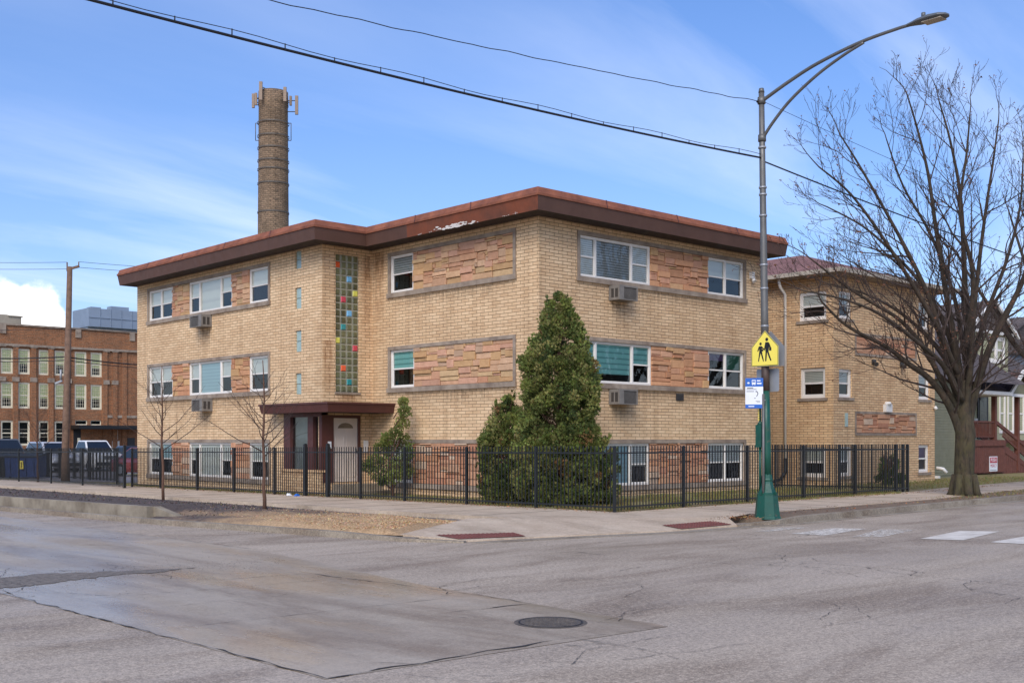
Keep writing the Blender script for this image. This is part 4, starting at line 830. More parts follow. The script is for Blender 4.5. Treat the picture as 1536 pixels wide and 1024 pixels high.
for k in range(1, 5): mb.box(hx0 + k * 1.05, hx0 + k * 1.05 + .06, YS + 1.95, YS + 2.0, 12.55, 14.3)
mb.box(hx0, hx1, YS + 1.94, YS + 1.99, 13.4, 13.46); mb.box(hx0 + .6, hx0 + 1.6, YS + 3, YS + 4, 14.3, 14.55); mb.box(hx0 + 2.6, hx0 + 4.4, YS + 3, YS + 4, 14.35, 14.75); hv = mb.build('rooftop_unit', 'hvac', sc)
mb = MB(); mb.box(hx0 - .1, hx1 + 6, YS + 1.9, YS + 6.1, 11.9, 12.3); mb.build('rooftop_unit_base', 'frame2', sc)
mb = MB(); bx = px2x(-18); ex = px2x(44); mb.box(bx, ex - 1.3, YS + 2, YS + 6, 11.7, 13.1); mb.hexa([(ex - 1.3, YS + 2, 12.1), (ex, YS + 2, 12.1), (ex, YS + 6, 12.1), (ex - 1.3, YS + 6, 12.1), (ex - 1.3, YS + 2, 13.1), (ex, YS + 2, 12.95), (ex, YS + 6, 12.95), (ex - 1.3, YS + 6, 13.1)]); mb.box(ex - 1.2, ex + .1, YS + 1.9, YS + 6, 12.95, 13.05); mb.build('rooftop_duct', 'beige', sc)
# chimney with antenna panels
cb = at(410, 658, 118); cx, cy = cb.x, cb.y
ch_ = empty('brick_chimney', (cx, cy, 0), label='tall round brown brick chimney with iron bands rising behind the apartment block', category='chimney')
ztop = EYE + 519 * 118 / FPX
mb = MB(); mb.tube([(cx, cy, -1), (cx, cy, 20), (cx, cy, ztop - 5), (cx, cy, ztop - 1.6), (cx, cy, ztop - 1.4), (cx, cy, ztop)], [1.75, 1.62, 1.52, 1.50, 1.56, 1.52], 28); st = mb.build('stack', 'chim_brick', ch_)
for p in st.data.polygons: pass
uvl = st.data.uv_layers[0].data
for p in st.data.polygons:
    if abs(p.normal.z) < .5:
        an = [math.atan2(st.data.vertices[st.data.loops[l].vertex_index].co.y, st.data.vertices[st.data.loops[l].vertex_index].co.x) for l in p.loop_indices]
        if max(an) - min(an) > math.pi: an = [a + 2 * math.pi if a < 0 else a for a in an]
        for a, l in zip(an, p.loop_indices): uvl[l].uv = (a * 1.55, st.data.vertices[st.data.loops[l].vertex_index].co.z)
mb = MB()
for z in (186, 206, 224, 243, 256, 277, 320): zz = EYE + (658 - z) * 118 / FPX; mb = MB(); mb.tube([(cx, cy, zz - .07), (cx, cy, zz + .07)], 1.64, 28, cap=False); mb.build('iron_band', 'iron', ch_)
mb = MB()
rv = Vector((SF, -CF, 0)); fv = Vector((-CF, -SF, 0))
for s in (-1, 1):
    p = Vector((cx, cy, EYE + 460 * 118 / FPX)) + rv * s * 1.85; mb.tube([p + Vector((0, 0, -.9)), p + Vector((0, 0, .9))], .04, 5)
    for z in (-.9, .9): mb.tube([p + Vector((0, 0, z)), p - rv * s * .3 + Vector((0, 0, z))], .04, 5)
for k in range(30): mb.tube([Vector((cx, cy, 12 + k * .85)) + (fv * .97 + rv * .4) * 1.6 + rv * a for a in (-.2, .2)], .025, 4)
mb.build('ladder', 'iron', ch_)
for (px, z0, z1, w, fo) in ((380, 162, 141, .35, 0), (387, 162, 144, .30, .8), (397, 158, 131, .42, 1.5), (432, 159, 138, .40, 1.3), (437, 160, 146, .3, .3), (445, 172, 144, .40, 0)):
    p = Vector((cx, cy, 0)) + rv * ((px - 410) * 118 / FPX) + fv * fo * 1.2
    mb = MB(); zz0, zz1 = EYE + (658 - z0) * 118 / FPX, EYE + (658 - z1) * 118 / FPX
    q = [p + rv * a_ * w * .38 + fv * b_ * .12 for a_, b_ in ((-1, -1), (1, -1), (1, 1), (-1, 1))]; mb.hexa([(v.x, v.y, zz0) for v in q] + [(v.x, v.y, zz1) for v in q]); mb.build('antenna_panel', 'antenna', ch_)
    mb = MB(); mb.tube([(p.x, p.y, zz0 + .3), (cx, cy, zz0 + .3)], .05, 5); mb.tube([(p.x, p.y, zz1 - .5), (cx, cy, zz1 - .5)], .05, 5); mb.build('antenna_bracket', 'iron', ch_)
# ---------------------------------------------------------------- fences
def fx(y): return 18.93 - (y - 17.24) * .018
def fence(name, label, P, Hh=1.5, group='black picket fences', big=(), skip=()):
    """P: list of post positions (x,y); one panel of pickets and rails between each pair"""
    g = lambda p: gz(p[1]) + .14
    root = empty(name, (P[0][0], P[0][1], g(P[0])), label=label, category='fence', group=group)
    for i, p in enumerate(P):
        if i in skip: continue
        mb = MB(); s = .031 if i not in big else .045; h = Hh - .03 if i not in big else Hh + .08; z = g(p); mb.box(p[0] - s, p[0] + s, p[1] - s, p[1] + s, z - .05, z + h)
        mb.hexa([(p[0] + a * (s + .006), p[1] + b * (s + .006), z + h) for a, b in ((-1, -1), (1, -1), (1, 1), (-1, 1))] + [(p[0] + a * .01, p[1] + b * .01, z + h + .03) for a, b in ((-1, -1), (1, -1), (1, 1), (-1, 1))]); mb.build('post', 'fence', root)
    for a, b in zip(P, P[1:]):
        mb = MB(); L = math.dist(a, b); n = max(2, round(L / .118)); za, zb = g(a), g(b); dx, dy = (b[0] - a[0]) / L, (b[1] - a[1]) / L; e = .036 / L
        pt = lambda t, z: (a[0] + (b[0] - a[0]) * t, a[1] + (b[1] - a[1]) * t, za + (zb - za) * t + z)
        for z in (.12, Hh - .16): mb.bar(pt(e, z), pt(1 - e, z), .032, .036)
        for k in range(1, n):
            t = k / n; p = pt(t, 0); s = .0095; lean = rnd.uniform(-.004, .004); q = [(-dx * s - dy * s, -dy * s + dx * s), (dx * s - dy * s, dy * s + dx * s), (dx * s + dy * s, dy * s - dx * s), (-dx * s + dy * s, -dy * s - dx * s)]
            mb.hexa([(p[0] + u, p[1] + v, p[2] + .05) for u, v in q] + [(p[0] + u + lean, p[1] + v + lean, p[2] + Hh) for u, v in q])
        mb.build('picket_panel', 'fence', root)
    return root
def ypx(px):
    t = (px - 768) / FPX
    y = 30.
    for _ in range(20): y = fx(y) * (SF - t * CF) / (CF + t * SF)
    return (fx(y), y)
fence('picket_fence', 'long black picket fence along the left sidewalk from the corner past the saplings', [(18.93, 17.24)] + [ypx(p) for p in (804, 700, 607, 541, 492, 458, 412, 351, 296, 241, 198)], big=(5, 6))
mid = ypx(198)
fence('picket_fence', 'black picket fence along the left sidewalk before the parking lot', [(17.75, 40.6), (17.9, 44.9), (18.0, 48.5), (18.05, 52.5), (18.05, 57.3), (18.05, 62)], big=(0,))
fence('picket_fence', 'black picket fence along the right street behind the green lamp base', [(18.94, 17.24), (21.6, 17.42), (24.3, 17.5), (27.0, 17.58), (29.8, 17.66), (32.3, 17.74), (33.1, 17.78)], skip=(0,))
fence('picket_fence', 'short black picket fence running back to the wall at the right end of the yard', [(33.12, 17.95), (33.1, 20.2), (33.0, 22.6), (32.6, 24.5)])
fence('picket_fence', 'black picket fence behind the lot side path, left of the block', [(19.3, 44.9), (20.6, 47.8), (20.9, 51.5), (21.0, 55.5), (21.0, 60)])
# ---------------------------------------------------------------- street lamp with its signs
lp = Vector((20.32, 14.12, .13)); LEAN = Vector((-SF, CF, 0)) * .014
def LP(z): return Vector((lp.x, lp.y, z)) + LEAN * (z - .13)
lamp = empty('street_lamp', tuple(lp), label='tall grey street lamp with green lower pole and flared green base at the kerb', category='street lamp')
def octa(mb, secs, n=8):
    prev = None
    for z, r_, off in secs:
        c = LP(z); ring = [(c.x + off[0] + r_ * math.cos(2 * math.pi * (k + .5) / n), c.y + off[1] + r_ * math.sin(2 * math.pi * (k + .5) / n), z) for k in range(n)]
        if prev:
            for k in range(n): w = (k + 1) % n; mb.face([prev[k], prev[w], ring[w], ring[k]])
        prev = ring
    mb.face(prev)
mb = MB(); o0 = (0, 0); octa(mb, [(.10, .29, o0), (.14, .285, o0), (.16, .27, o0), (.60, .225, o0), (.64, .225, o0), (.66, .20, o0), (.72, .165, o0), (.86, .125, o0), (.90, .118, o0), (.93, .13, o0), (.96, .115, o0), (1.05, .105, o0)], 8)
for k in (0, 2, 4, 6):
    a = 2 * math.pi * k / 8; c = LP(.4); mb.box(c.x + .21 * math.cos(a) - .02, c.x + .21 * math.cos(a) + .02, c.y + .21 * math.sin(a) - .02, c.y + .21 * math.sin(a) + .02, .62, .68)
mb.build('lamp_base', 'lamp_green', lamp)
mb = MB(); mb.tube([LP(z) for z in (1.0, 1.5, 2.0, 2.82)], [.10, .097, .093, .086], 16); mb.build('lower_pole', 'lamp_green', lamp)
mb = MB(); mb.tube([LP(2.82), LP(3.45)], [.088, .084], 16); mb.build('pole_wrap', 'brownpole', lamp)
mb = MB(); mb.tube([LP(z) for z in (3.45, 4.5, 6, 7.5, 9.17)], [.082, .078, .072, .066, .06], 16); mb.tube([LP(9.17), LP(9.26)], [.066, .05], 12); mb.build('upper_pole', 'galv', lamp)
mb = MB()
for z in (7.15, 6.55, 5.5, 4.2, 5.0, 8.0, 7.0): mb.tube([LP(z - .02), LP(z + .02)], .085, 12)
mb.build('clamp_band', 'signback', lamp)
AD = Vector((0, -1, 0))
def arm(pts, r0, r1): 
    P_ = [LP(pts[0][1]) + AD * pts[0][0]] ; out = []
    c = [Vector((lp.x, lp.y, 0)) + LEAN * 8.5 + AD * L + Vector((0, 0, z)) for L, z in pts]
    for i in range(len(c) - 1):          # Catmull-Rom
        p0, p1, p2, p3 = c[max(i - 1, 0)], c[i], c[i + 1], c[min(i + 2, len(c) - 1)]
        for k in range(6):
            t = k / 6; out.append(.5 * ((2 * p1) + (p2 - p0) * t + (2 * p0 - 5 * p1 + 4 * p2 - p3) * t * t + (3 * p1 - p0 - 3 * p2 + p3) * t ** 3))
    out.append(c[-1]); n = len(out); return out, [r0 + (r1 - r0) * i / (n - 1) for i in range(n)]
mb = MB(); a1, r1 = arm([(.03, 9.00), (.65, 9.24), (1.35, 9.46), (2.3, 9.64), (3.1, 9.70), (3.45, 9.70)], .040, .030); mb.tube(a1, r1, 10)
a2, r2 = arm([(.03, 8.2), (.28, 8.48), (.72, 8.86), (1.35, 9.23), (1.95, 9.48), (2.4, 9.62)], .036, .030); mb.tube(a2, r2, 10)
for z in (9.0, 8.2): mb.tube([LP(z) + Vector((0, 0, -.07)), LP(z) + Vector((0, 0, .07))], .085, 12)
mb.build('lamp_arm', 'galv', lamp)
hc = a1[-1]; mb = MB(); secs = [(-.12, .05, .04, .0), (.0, .09, .055, .0), (.12, .14, .075, .0), (.35, .18, .085, .0), (.55, .17, .07, -.005), (.66, .11, .045, -.01), (.70, .03, .02, -.012)]; prev = None; N_ = 16
for (L, w, h, dz) in secs:
    ring = []
    for k in range(N_):
        a = 2 * math.pi * k / N_; zz = h * math.sin(a); zz = zz if zz > 0 else zz * .45; ring.append((hc.x + w * math.cos(a), hc.y - L, hc.z + dz + zz))
    if prev:
        for k in range(N_): w_ = (k + 1) % N_; mb.face([prev[k], prev[w_], ring[w_], ring[k]], 0, (1, 1, 1), True)
    else: mb.face(ring[::-1])
    prev = ring
mb.face(prev); mb.tube([hc + Vector((0, -.2, .07)), hc + Vector((0, -.2, .16))], .04, 10)
lh = mb.build('lamp_head', 'head', lamp); mb = MB(); mb.box(hc.x - .12, hc.x + .12, hc.y - .60, hc.y - .22, hc.z - .055, hc.z - .036); mb.build('lens', 'beige', lh)
mb = MB(); c = LP(1.85) + LEAN.normalized() * .13; 
mb.hexa([(c.x + a * .07, c.y + b * .07, 1.62) for a, b in ((-1, -1), (1, -1), (1, 1), (-1, 1))] + [(c.x + a * .07, c.y + b * .07, 2.1) for a, b in ((-1, -1), (1, -1), (1, 1), (-1, 1))]); mb.tube([(c.x, c.y, 2.1), (c.x, c.y, 2.18)], [.07, .02], 10); mb.tube([(c.x, c.y, .7), (c.x, c.y, 1.62)], .03, 8); mb.tube([(c.x, c.y, 2.15), (c.x, c.y, 2.9)], .022, 8); mb.build('control_box', 'lamp_green', lamp)
mb = MB(); c2 = c + LEAN.normalized() * .03
for k in range(14): mb.box(c2.x - .014, c2.x + .014, c2.y - .014, c2.y + .014, 2.2 + k * .05, 2.225 + k * .05)
mb.build('cable_guard', 'yellow', lamp)
# school crossing sign: faces -x (traffic on the right street); its twin on the far side shows its back
PENT = [(-.345, -.36), (.345, -.36), (.345, .05), (0, .40), (-.345, .05)]
def sgn_at(name, label, cat, x, y, z, face, poly, mats, r=.05):
    s = empty(name, (x, y, z), label=label, category=cat); mb = MB(); sg = -1 if face == '-x' else 1
    mb.prism(poly[::-1] if sg < 0 else poly, lambda a, b, t: (x + sg * t, y - sg * -a if False else y + a, z + b), -.002, .0, 0); mb.build('panel', mats, s); return s
pz = LP(3.85)
def inset(poly, k): 
    cx_ = sum(p[0] for p in poly) / len(poly); cy_ = sum(p[1] for p in poly) / len(poly); return [(cx_ + (a - cx_) * k, cy_ + (b - cy_) * k) for a, b in poly]
def signx(name, label, xs, z, poly, faceneg=True, back='signback', extra=None, y=None, sc=1.):
    y = pz.y if y is None else y; s = empty(name, (xs, y, z), label=label, category='road sign'); mb = MB(); mb.prism(poly, lambda a, b, t: (xs + t, y - a, z + b), -.0015, .0015); mb.build('panel', back, s)
    if extra:
        d = -1
        for i, (pl, mat, nm) in enumerate(extra): mb = MB(); [mb.prism(q, lambda a, b, t: (xs - .0015 - t, y - a, z + b), .0, .0015 * (i + 1)) for q in pl]; mb.build(nm, mat, s)
    return s
def circ(cx, cy, r, n=14, ry=None): return [(cx + r * math.cos(2 * math.pi * k / n), cy + (ry or r) * math.sin(2 * math.pi * k / n)) for k in range(n)]
child = [circ(-.115, .125, .033), [(-.15, .075), (-.085, .075), (-.075, -.06), (-.06, -.085), (-.16, -.085), (-.15, -.05)], [(-.15, .07), (-.17, .06), (-.205, -.04), (-.185, -.05), (-.15, .01)], [(-.085, .07), (-.07, .06), (-.01, .0), (-.02, -.02), (-.085, .025)],
    [(-.155, -.085), (-.115, -.085), (-.16, -.27), (-.185, -.27)], [(-.115, -.085), (-.07, -.085), (-.045, -.17), (-.02, -.27), (-.045, -.27), (-.08, -.18)], [(-.09, .0), (-.04, .0), (-.04, -.045), (-.09, -.045)]]
adult = [circ(.055, .215, .04), [(.015, .155), (.095, .155), (.115, .02), (.105, -.055), (.015, -.055), (.02, .03)], [(.015, .15), (-.02, .0), (-.03, -.015), (-.01, -.03), (.01, -.01), (.03, .07)], [(.095, .155), (.125, .13), (.17, .03), (.145, .01), (.09, .07)],
    [(.02, -.055), (.065, -.055), (.045, -.27), (.01, -.27)], [(.06, -.055), (.105, -.055), (.14, -.15), (.185, -.255), (.155, -.27), (.10, -.16)], [(.12, .03), (.18, .03), (.18, -.04), (.12, -.04)]]
xs = pz.x - .10
signx('crossing_sign', 'yellow five sided sign with two black walking figures on the lamp pole', xs, 3.70, PENT, extra=[([inset(PENT, .985)], 'yellow', 'yellow_face'), ([inset(PENT, .965)], 'black', 'black_border'), ([inset(PENT, .93)], 'yellow', 'yellow_field'), ([[(a * .92, b * .95) for a, b in q] for q in child + adult], 'black', 'walking_figures')], y=pz.y - .07)
signx('crossing_sign', 'grey back of the five sided sign right behind the yellow one', pz.x + .11, 3.70, PENT, y=pz.y - .07)
REC = [(-.30, -.27), (-.27, -.3), (.27, -.3), (.30, -.27), (.30, .27), (.27, .3), (-.27, .3), (-.30, .27)]
signx('plate_sign', 'grey square sign back on the lamp pole below the yellow sign', pz.x + .105, 3.05, [(a * .95, b * .82) for a, b in REC])
# bus stop sign on its own thin post, facing the camera side
bp = at(1145, 658, 24.0); bs = empty('bus_stop_sign', (bp.x, bp.y, .14), label='blue and white bus stop sign on a thin dark post left of the lamp', category='bus stop sign')
mb = MB(); mb.tube([(bp.x, bp.y, .1), (bp.x, bp.y, 2.75)], .03, 8); mb.build('post', 'galv', bs)
ux, uy = SF, -CF; ca_ = R(-8); ux, uy = ux * math.cos(ca_) - uy * math.sin(ca_), ux * math.sin(ca_) + uy * math.cos(ca_); nx, ny = uy, -ux   # nx,ny towards the viewer
def BP(a, z, t): return (bp.x + ux * (a - .19) + nx * t, bp.y + uy * (a - .19) + ny * t, z)
if (-bp.x) * nx + (-bp.y) * ny < 0: nx, ny = -nx, -ny
def bpr(name, poly, t0, t1, mat, par): mb = MB(); [mb.prism(p, BP, t0, t1) for p in poly]; return mb.build(name, mat, par)
rc = lambda a0, a1, z0, z1: [(a0, z0), (a1, z0), (a1, z1), (a0, z1)]
bpr('panel', [rc(-.185, .185, 2.45, 3.09)], -.01, .01, 'signwhite', bs)
bpr('blue_header', [rc(-.185, .185, 2.91, 3.09)], .01, .013, 'signblue', bs); bpr('blue_footer', [rc(-.185, .185, 2.45, 2.53)], .01, .013, 'signblue', bs)
bpr('bus_pictogram', [rc(-.05, .03, 2.955, 3.05), rc(-.04, -.025, 2.94, 2.955), rc(.005, .02, 2.94, 2.955), circ(-.12, 2.985, .025, 12, .018)], .013, .015, 'signwhite', bs)
bpr('bus_window', [rc(-.04, .02, 3.0, 3.03)], .015, .016, 'signblue', bs)
bpr('header_bars', [rc(.055, .13, 3.02, 3.045), rc(.055, .15, 2.96, 2.99)], .013, .015, 'signwhite', bs)
bpr('route_lines', [rc(-.15, -.02, 2.87, 2.885), rc(-.16, .05, 2.845, 2.855), rc(-.16, -.0, 2.80, 2.812), [(.02, 2.80), (.04, 2.82), (.07, 2.80), (.085, 2.76), (.07, 2.72), (.04, 2.69), (.04, 2.705), (.06, 2.73), (.07, 2.76), (.06, 2.79)], rc(.0, .03, 2.655, 2.668), rc(.03, .12, 2.60, 2.607), rc(.05, .12, 2.575, 2.582)], .01, .0115, 'black', bs)
bpr('footer_bar', [rc(-.12, .0, 2.48, 2.5)], .013, .015, 'signwhite', bs)
mb = MB(); mb.tube([BP(.17, 2.62, .0), BP(.23, 2.62, .0)], .02, 6); mb.build('clamp', 'signback', bs)
# ---------------------------------------------------------------- overhead lines
def sagline(a, b, sag, n=40): a, b = Vector(a), Vector(b); return [a.lerp(b, i / n) + Vector((0, 0, -4 * sag * (i / n) * (1 - i / n))) for i in range(n + 1)]
P1 = LP(7.78); far = at(-160, -78, 12.6)
L1 = sagline(P1, far, .12); mb = MB(); mb.tube(L1, .020, 6); mb.build('overhead_cable', 'cable', label='thick black cable crossing the sky down to the lamp pole', category='cable')
L2 = [p + Vector((0, 0, .075 + .02 * math.sin(i * .9))) for i, p in enumerate(L1)]; mb = MB(); mb.tube(L2, .006, 5)
for i in range(2, 40, 2): mb.tube([L1[i], L2[i] + Vector((0, 0, .01))], .010, 4)
mb.build('messenger_wire', 'cable', label='thin wire tied just above the thick black cable', category='wire')
a = at(1136, 152, 24.1); b = at(360, -10, 16); L = sagline(a, b, .05, 60); L = [p + Vector((0, 0, .03 * noise.noise(Vector((i * .33, 0, 0))))) for i, p in enumerate(L)]
mb = MB(); mb.tube(L, .008, 5); mb.tube([a, LP(9.03)], .012, 5); mb.tube([a + Vector((0, 0, -.02)), a + (a - LP(9.03)) * -.4 + Vector((0, 0, .01))], .03, 6); mb.build('service_wire', 'cable', label='thin wavy wire running to the very top of the lamp pole', category='wire')
mb = MB(); mb.tube(sagline(LP(7.72), (72, 16.5, 8.0), .7), .016, 6); mb.build('overhead_cable', 'cable', label='black cable leaving the lamp pole through the bare tree', category='cable')
mb = MB(); mb.tube(sagline(LP(9.0), (72, 16.6, 9.2), .6), .006, 4); mb.build('service_wire', 'cable', label='faint thin wire from the pole top to the bare tree crown', category='wire')
# wooden pole
wp = Vector((*gr(98, 720, -.05)[:2], -.1)); up_ = empty('utility_pole', tuple(wp), label='brown wooden utility pole rising before the brick school', category='utility pole')
dW = wp.x * CF + wp.y * SF; topz = EYE + (658 - 400) * dW / FPX; rvx = Vector((SF, -CF, 0))
mb = MB(); mb.tube([wp, wp + Vector((0, 0, 1)), Vector((wp.x, wp.y, topz)) + rvx * .2], [.2, .17, .115], 12); mb.build('shaft', 'wood', up_)
tp = Vector((wp.x, wp.y, topz)) + rvx * .2; mb = MB(); mb.bar(tp + Vector((0, 0, -.12)) - rvx * .1, tp + Vector((0, 0, .02)) + rvx * .42, .09, .1); mb.tube([tp + rvx * -.12 + Vector((0, 0, -.2)), tp + rvx * -.12 + Vector((0, 0, .2))], .03, 6); mb.tube([tp + rvx * .4 + Vector((0, 0, 0)), tp + rvx * .4 + Vector((0, 0, .22))], .025, 6); mb.build('crossarm', 'wood', up_)
m_ = wp + Vector((0, 0, 4.5)); mb = MB(); mb.bar(m_ - rvx * .15, m_ - rvx * .45 + Vector((0, 0, -.12)), .1, .08); mb.tube([m_ + rvx * -.2, m_ + rvx * -.2 + Vector((0, 0, .5))], .05, 6); mb.build('bracket', 'signback', up_)
Lf = at(-260, 386, 52); Rt = at(420, 408, 60); q0, q1 = tp + rvx * -.12 + Vector((0, 0, .2)), tp + rvx * .4 + Vector((0, 0, .22))
for i, (a, b, rr, lab) in enumerate(((Lf, q0, .009, 'upper thin wire left of the wooden pole'), (Lf + Vector((0, 0, -.3)), q0 + Vector((0, 0, -.3)), .009, 'lower thin wire left of the wooden pole'), (q1, Rt, .009, 'upper thin wire from the wooden pole behind the block'), (q1 + Vector((0, 0, -.25)), Rt + Vector((0, 0, -.25)), .009, 'lower thin wire from the wooden pole behind the block'))):
    mb = MB(); mb.tube(sagline(a, b, .1, 16), rr, 4); mb.build('overhead_wire', 'cable', label=lab, category='wire')
for i, (y0, ym, y1, rr, lab) in enumerate(((532, 535, 548, .03, 'thick cable sagging across the school windows'), (536, 540, 552, .018, 'second cable just under the thick one at the school'), (490, 492, 494, .010, 'thin cable along the school roof line'))):
    mb = MB(); a, m2, b = at(-120, y0, dW - .5), at(98, ym, dW + .12), at(300, y1 + 2, dW + 3); mb.tube(sagline(a, m2, .12, 10) + sagline(m2, b, .12, 10)[1:], rr, 5); mb.build('overhead_cable', 'cable', label=lab, category='cable')

# ---------------------------------------------------------------- bare trees
def cat(c, n=5):
    out = []
    for i in range(len(c) - 1):
        p0, p1, p2, p3 = c[max(i - 1, 0)], c[i], c[i + 1], c[min(i + 2, len(c) - 1)]
        for k in range(n): t = k / n; out.append(.5 * ((2 * p1) + (p2 - p0) * t + (2 * p0 - 5 * p1 + 4 * p2 - p3) * t * t + (3 * p1 - p0 - 3 * p2 + p3) * t ** 3))
    return out + [c[-1]]
class Tree:
    def __init__(s, seed, up=.12): s.r = random.Random(seed); s.big = MB(); s.sm = MB(); s.lf = MB(); s.up = up; s.leafp = .42; s.minr = .0048; s.k1 = (4, 6); s.k2 = (2, 4)
    def grow(s, p, d, L, r0, lev, maxlev, outc=None):
        r = s.r; n = 5 if lev < maxlev else 4; pts = [p]; dirs = [d]; step = L / n
        for i in range(n):
            d = (d + Vector((r.gauss(0, .17), r.gauss(0, .17), r.gauss(0, .13) + s.up * (1.2 if lev > 1 else .8)))).normalized(); p = p + d * step; pts.append(p); dirs.append(d)
        rad = [max(r0 * (1 - .80 * i / n), s.minr) for i in range(n + 1)]
        (s.big if r0 > .045 else s.sm).tube(pts, rad, 7 if r0 > .045 else 4 if r0 > .012 else 3, cap=False)
        if lev < maxlev:
            k = r.randint(*s.k1) if lev == 1 else r.randint(*s.k2)
            for j in range(k):
                t = r.uniform(.22, .97); i = min(int(t * n), n - 1); q = pts[i].lerp(pts[i + 1], t * n - i); base = dirs[i + 1]
                ax = base.orthogonal().normalized(); ax.rotate(Matrix.Rotation(r.uniform(0, 6.28), 3, base)); nd = base.copy(); nd.rotate(Matrix.Rotation(r.uniform(.35, .85), 3, ax))
                s.grow(q, nd, L * r.uniform(.36, .62) * (1.15 - .45 * t), rad[i] * r.uniform(.5, .68), lev + 1, maxlev)
        elif r.random() < s.leafp:
            s.leaf(pts[-1]); 
            if r.random() < .5: s.leaf(pts[-2])
    def leaf(s, p):
        r = s.r; 
        for _ in range(r.randint(1, 2)):
            q = p + Vector((r.gauss(0, .02), r.gauss(0, .02), r.gauss(0, .02))); a = Vector((r.gauss(0, 1), r.gauss(0, 1), r.gauss(0, 1))).normalized(); b = a.orthogonal().normalized(); z = r.uniform(.022, .05)
            s.lf.face([q - a * z, q + b * z * .6, q + a * z, q - b * z * .6])
    def limb(s, c, r0, r1, kids=9, L=(1.0, 2.2), lev=1, maxlev=3, start=.15, upk=1.):
        P = cat(c); n = len(P); rad = [r0 + (r1 - r0) * (i / (n - 1)) ** .8 for i in range(n)]; s.big.tube(P, rad, 9, cap=True)
        for j in range(kids):
            t = start + (1 - start) * (j + s.r.random() * .8) / kids; i = min(int(t * (n - 1)), n - 2); base = (P[i + 1] - P[i]).normalized()
            ax = base.orthogonal().normalized(); ax.rotate(Matrix.Rotation(s.r.uniform(0, 6.28), 3, base)); nd = base.copy(); nd.rotate(Matrix.Rotation(s.r.uniform(.35, .9), 3, ax))
            if nd.z < -.25: nd.z *= .3; nd.normalize()
            s.grow(P[i], nd, s.r.uniform(*L) * (1.2 - .5 * t), min(rad[i] * .5, .034), lev, maxlev)
        s.grow(P[-1], (P[-1] - P[-2]).normalized(), L[1] * .4, r1, 1, maxlev)
    def build(s, root, trunk='trunk', bark='bark', tw='twig'):
        s.big.build(trunk, bark, root); s.sm.build('crown', tw, root)
        if s.lf.f: s.lf.build('dead_leaves', 'deadleaf', root)
DT = 33.4
def tp_(px, py, dd=0): return at(px, py, DT + dd)
tb = at(1447, 742, DT); T = Tree(5, .10)
tree = empty('bare_tree', (tb.x, tb.y, .1), label='big bare street tree with thick mossy trunk and a few dead leaves', category='tree')
T.big.tube(cat([Vector((tb.x, tb.y, -.05)), tp_(1446, 736), tp_(1446, 715), tp_(1447, 680), tp_(1448, 650), tp_(1446, 618), tp_(1446, 596), tp_(1447, 570)]), [.38 - .10 * min(1, i / 9) for i in range(20)] + [.28 - .012 * i for i in range(16)], 16)
for k in range(7):                                        # root flare
    a = k * .9 + .3; T.big.tube([(tb.x + math.cos(a) * .5, tb.y + math.sin(a) * .5, .08), (tb.x + math.cos(a) * .34, tb.y + math.sin(a) * .34, .2), (tb.x + math.cos(a) * .24, tb.y + math.sin(a) * .24, .75)], [.05, .13, .12], 7)
LM = [([(1445, 680, 0), (1437, 640, -.08), (1418, 598, -.2), (1392, 566, -.4), (1362, 545, -.6), (1330, 520, -.8), (1290, 500, -1.), (1262, 482, -1.1), (1232, 452, -1.2)], .155, .03, 13),
      ([(1446, 655, 0), (1438, 618, 0), (1412, 570, -.3), (1385, 520, -.5), (1350, 480, -.7), (1310, 455, -.9), (1270, 430, -1.1), (1225, 395, -1.3)], .12, .028, 12),
      ([(1446, 650, .1), (1440, 608, .1), (1425, 560, 0), (1412, 510, 0), (1395, 450, 0), (1365, 385, -.1), (1330, 320, -.2), (1290, 250, -.3), (1262, 205, -.4)], .15, .022, 14),
      ([(1446, 645, .1), (1443, 605, .1), (1436, 540, .1), (1424, 470, 0), (1413, 400, 0), (1402, 330, 0), (1392, 260, .1), (1375, 190, .1), (1360, 140, .1)], .16, .02, 14),
      ([(1447, 640, .1), (1449, 600, .1), (1452, 530, .2), (1448, 450, .3), (1445, 370, .3), (1440, 290, .3), (1425, 210, .3), (1408, 150, .3)], .17, .02, 14),
      ([(1447, 645, -.05), (1450, 605, -.1), (1456, 545, -.2), (1460, 480, -.3), (1468, 400, -.4), (1478, 320, -.5), (1490, 240, -.6), (1498, 180, -.6)], .14, .02, 14),
      ([(1448, 660, 0), (1456, 615, 0), (1468, 570, -.1), (1485, 520, -.2), (1510, 470, -.3), (1535, 420, -.4), (1560, 360, -.5), (1580, 290, -.6), (1590, 230, -.7)], .17, .03, 14),
      ([(1440, 560, .4), (1418, 490, .8), (1385, 430, 1.1), (1340, 380, 1.4), (1295, 340, 1.6), (1240, 310, 1.8)], .10, .022, 12),
      ([(1436, 560, -.4), (1405, 490, -1.), (1365, 420, -1.5), (1320, 350, -1.9), (1275, 290, -2.2), (1228, 250, -2.4)], .10, .022, 12),
      ([(1452, 560, .4), (1480, 470, 1.), (1510, 390, 1.5), (1530, 310, 1.9), (1535, 230, 2.1)], .10, .022, 11),
      ([(1448, 540, .5), (1430, 440, 1.1), (1395, 350, 1.4), (1355, 280, 1.6), (1330, 210, 1.7)], .09, .02, 11),
      ([(1448, 520, -.5), (1460, 420, -1.2), (1440, 320, -1.6), (1450, 230, -1.9), (1455, 170, -2.)], .09, .02, 11)]
LM += [([(1443, 600, -.2), (1415, 548, -.9), (1370, 508, -1.6), (1318, 470, -2.1), (1262, 448, -2.5), (1205, 436, -2.8)], .10, .02, 9), ([(1444, 585, .3), (1405, 520, .9), (1352, 470, 1.4), (1296, 440, 1.8), (1240, 425, 2.1)], .10, .02, 8)]
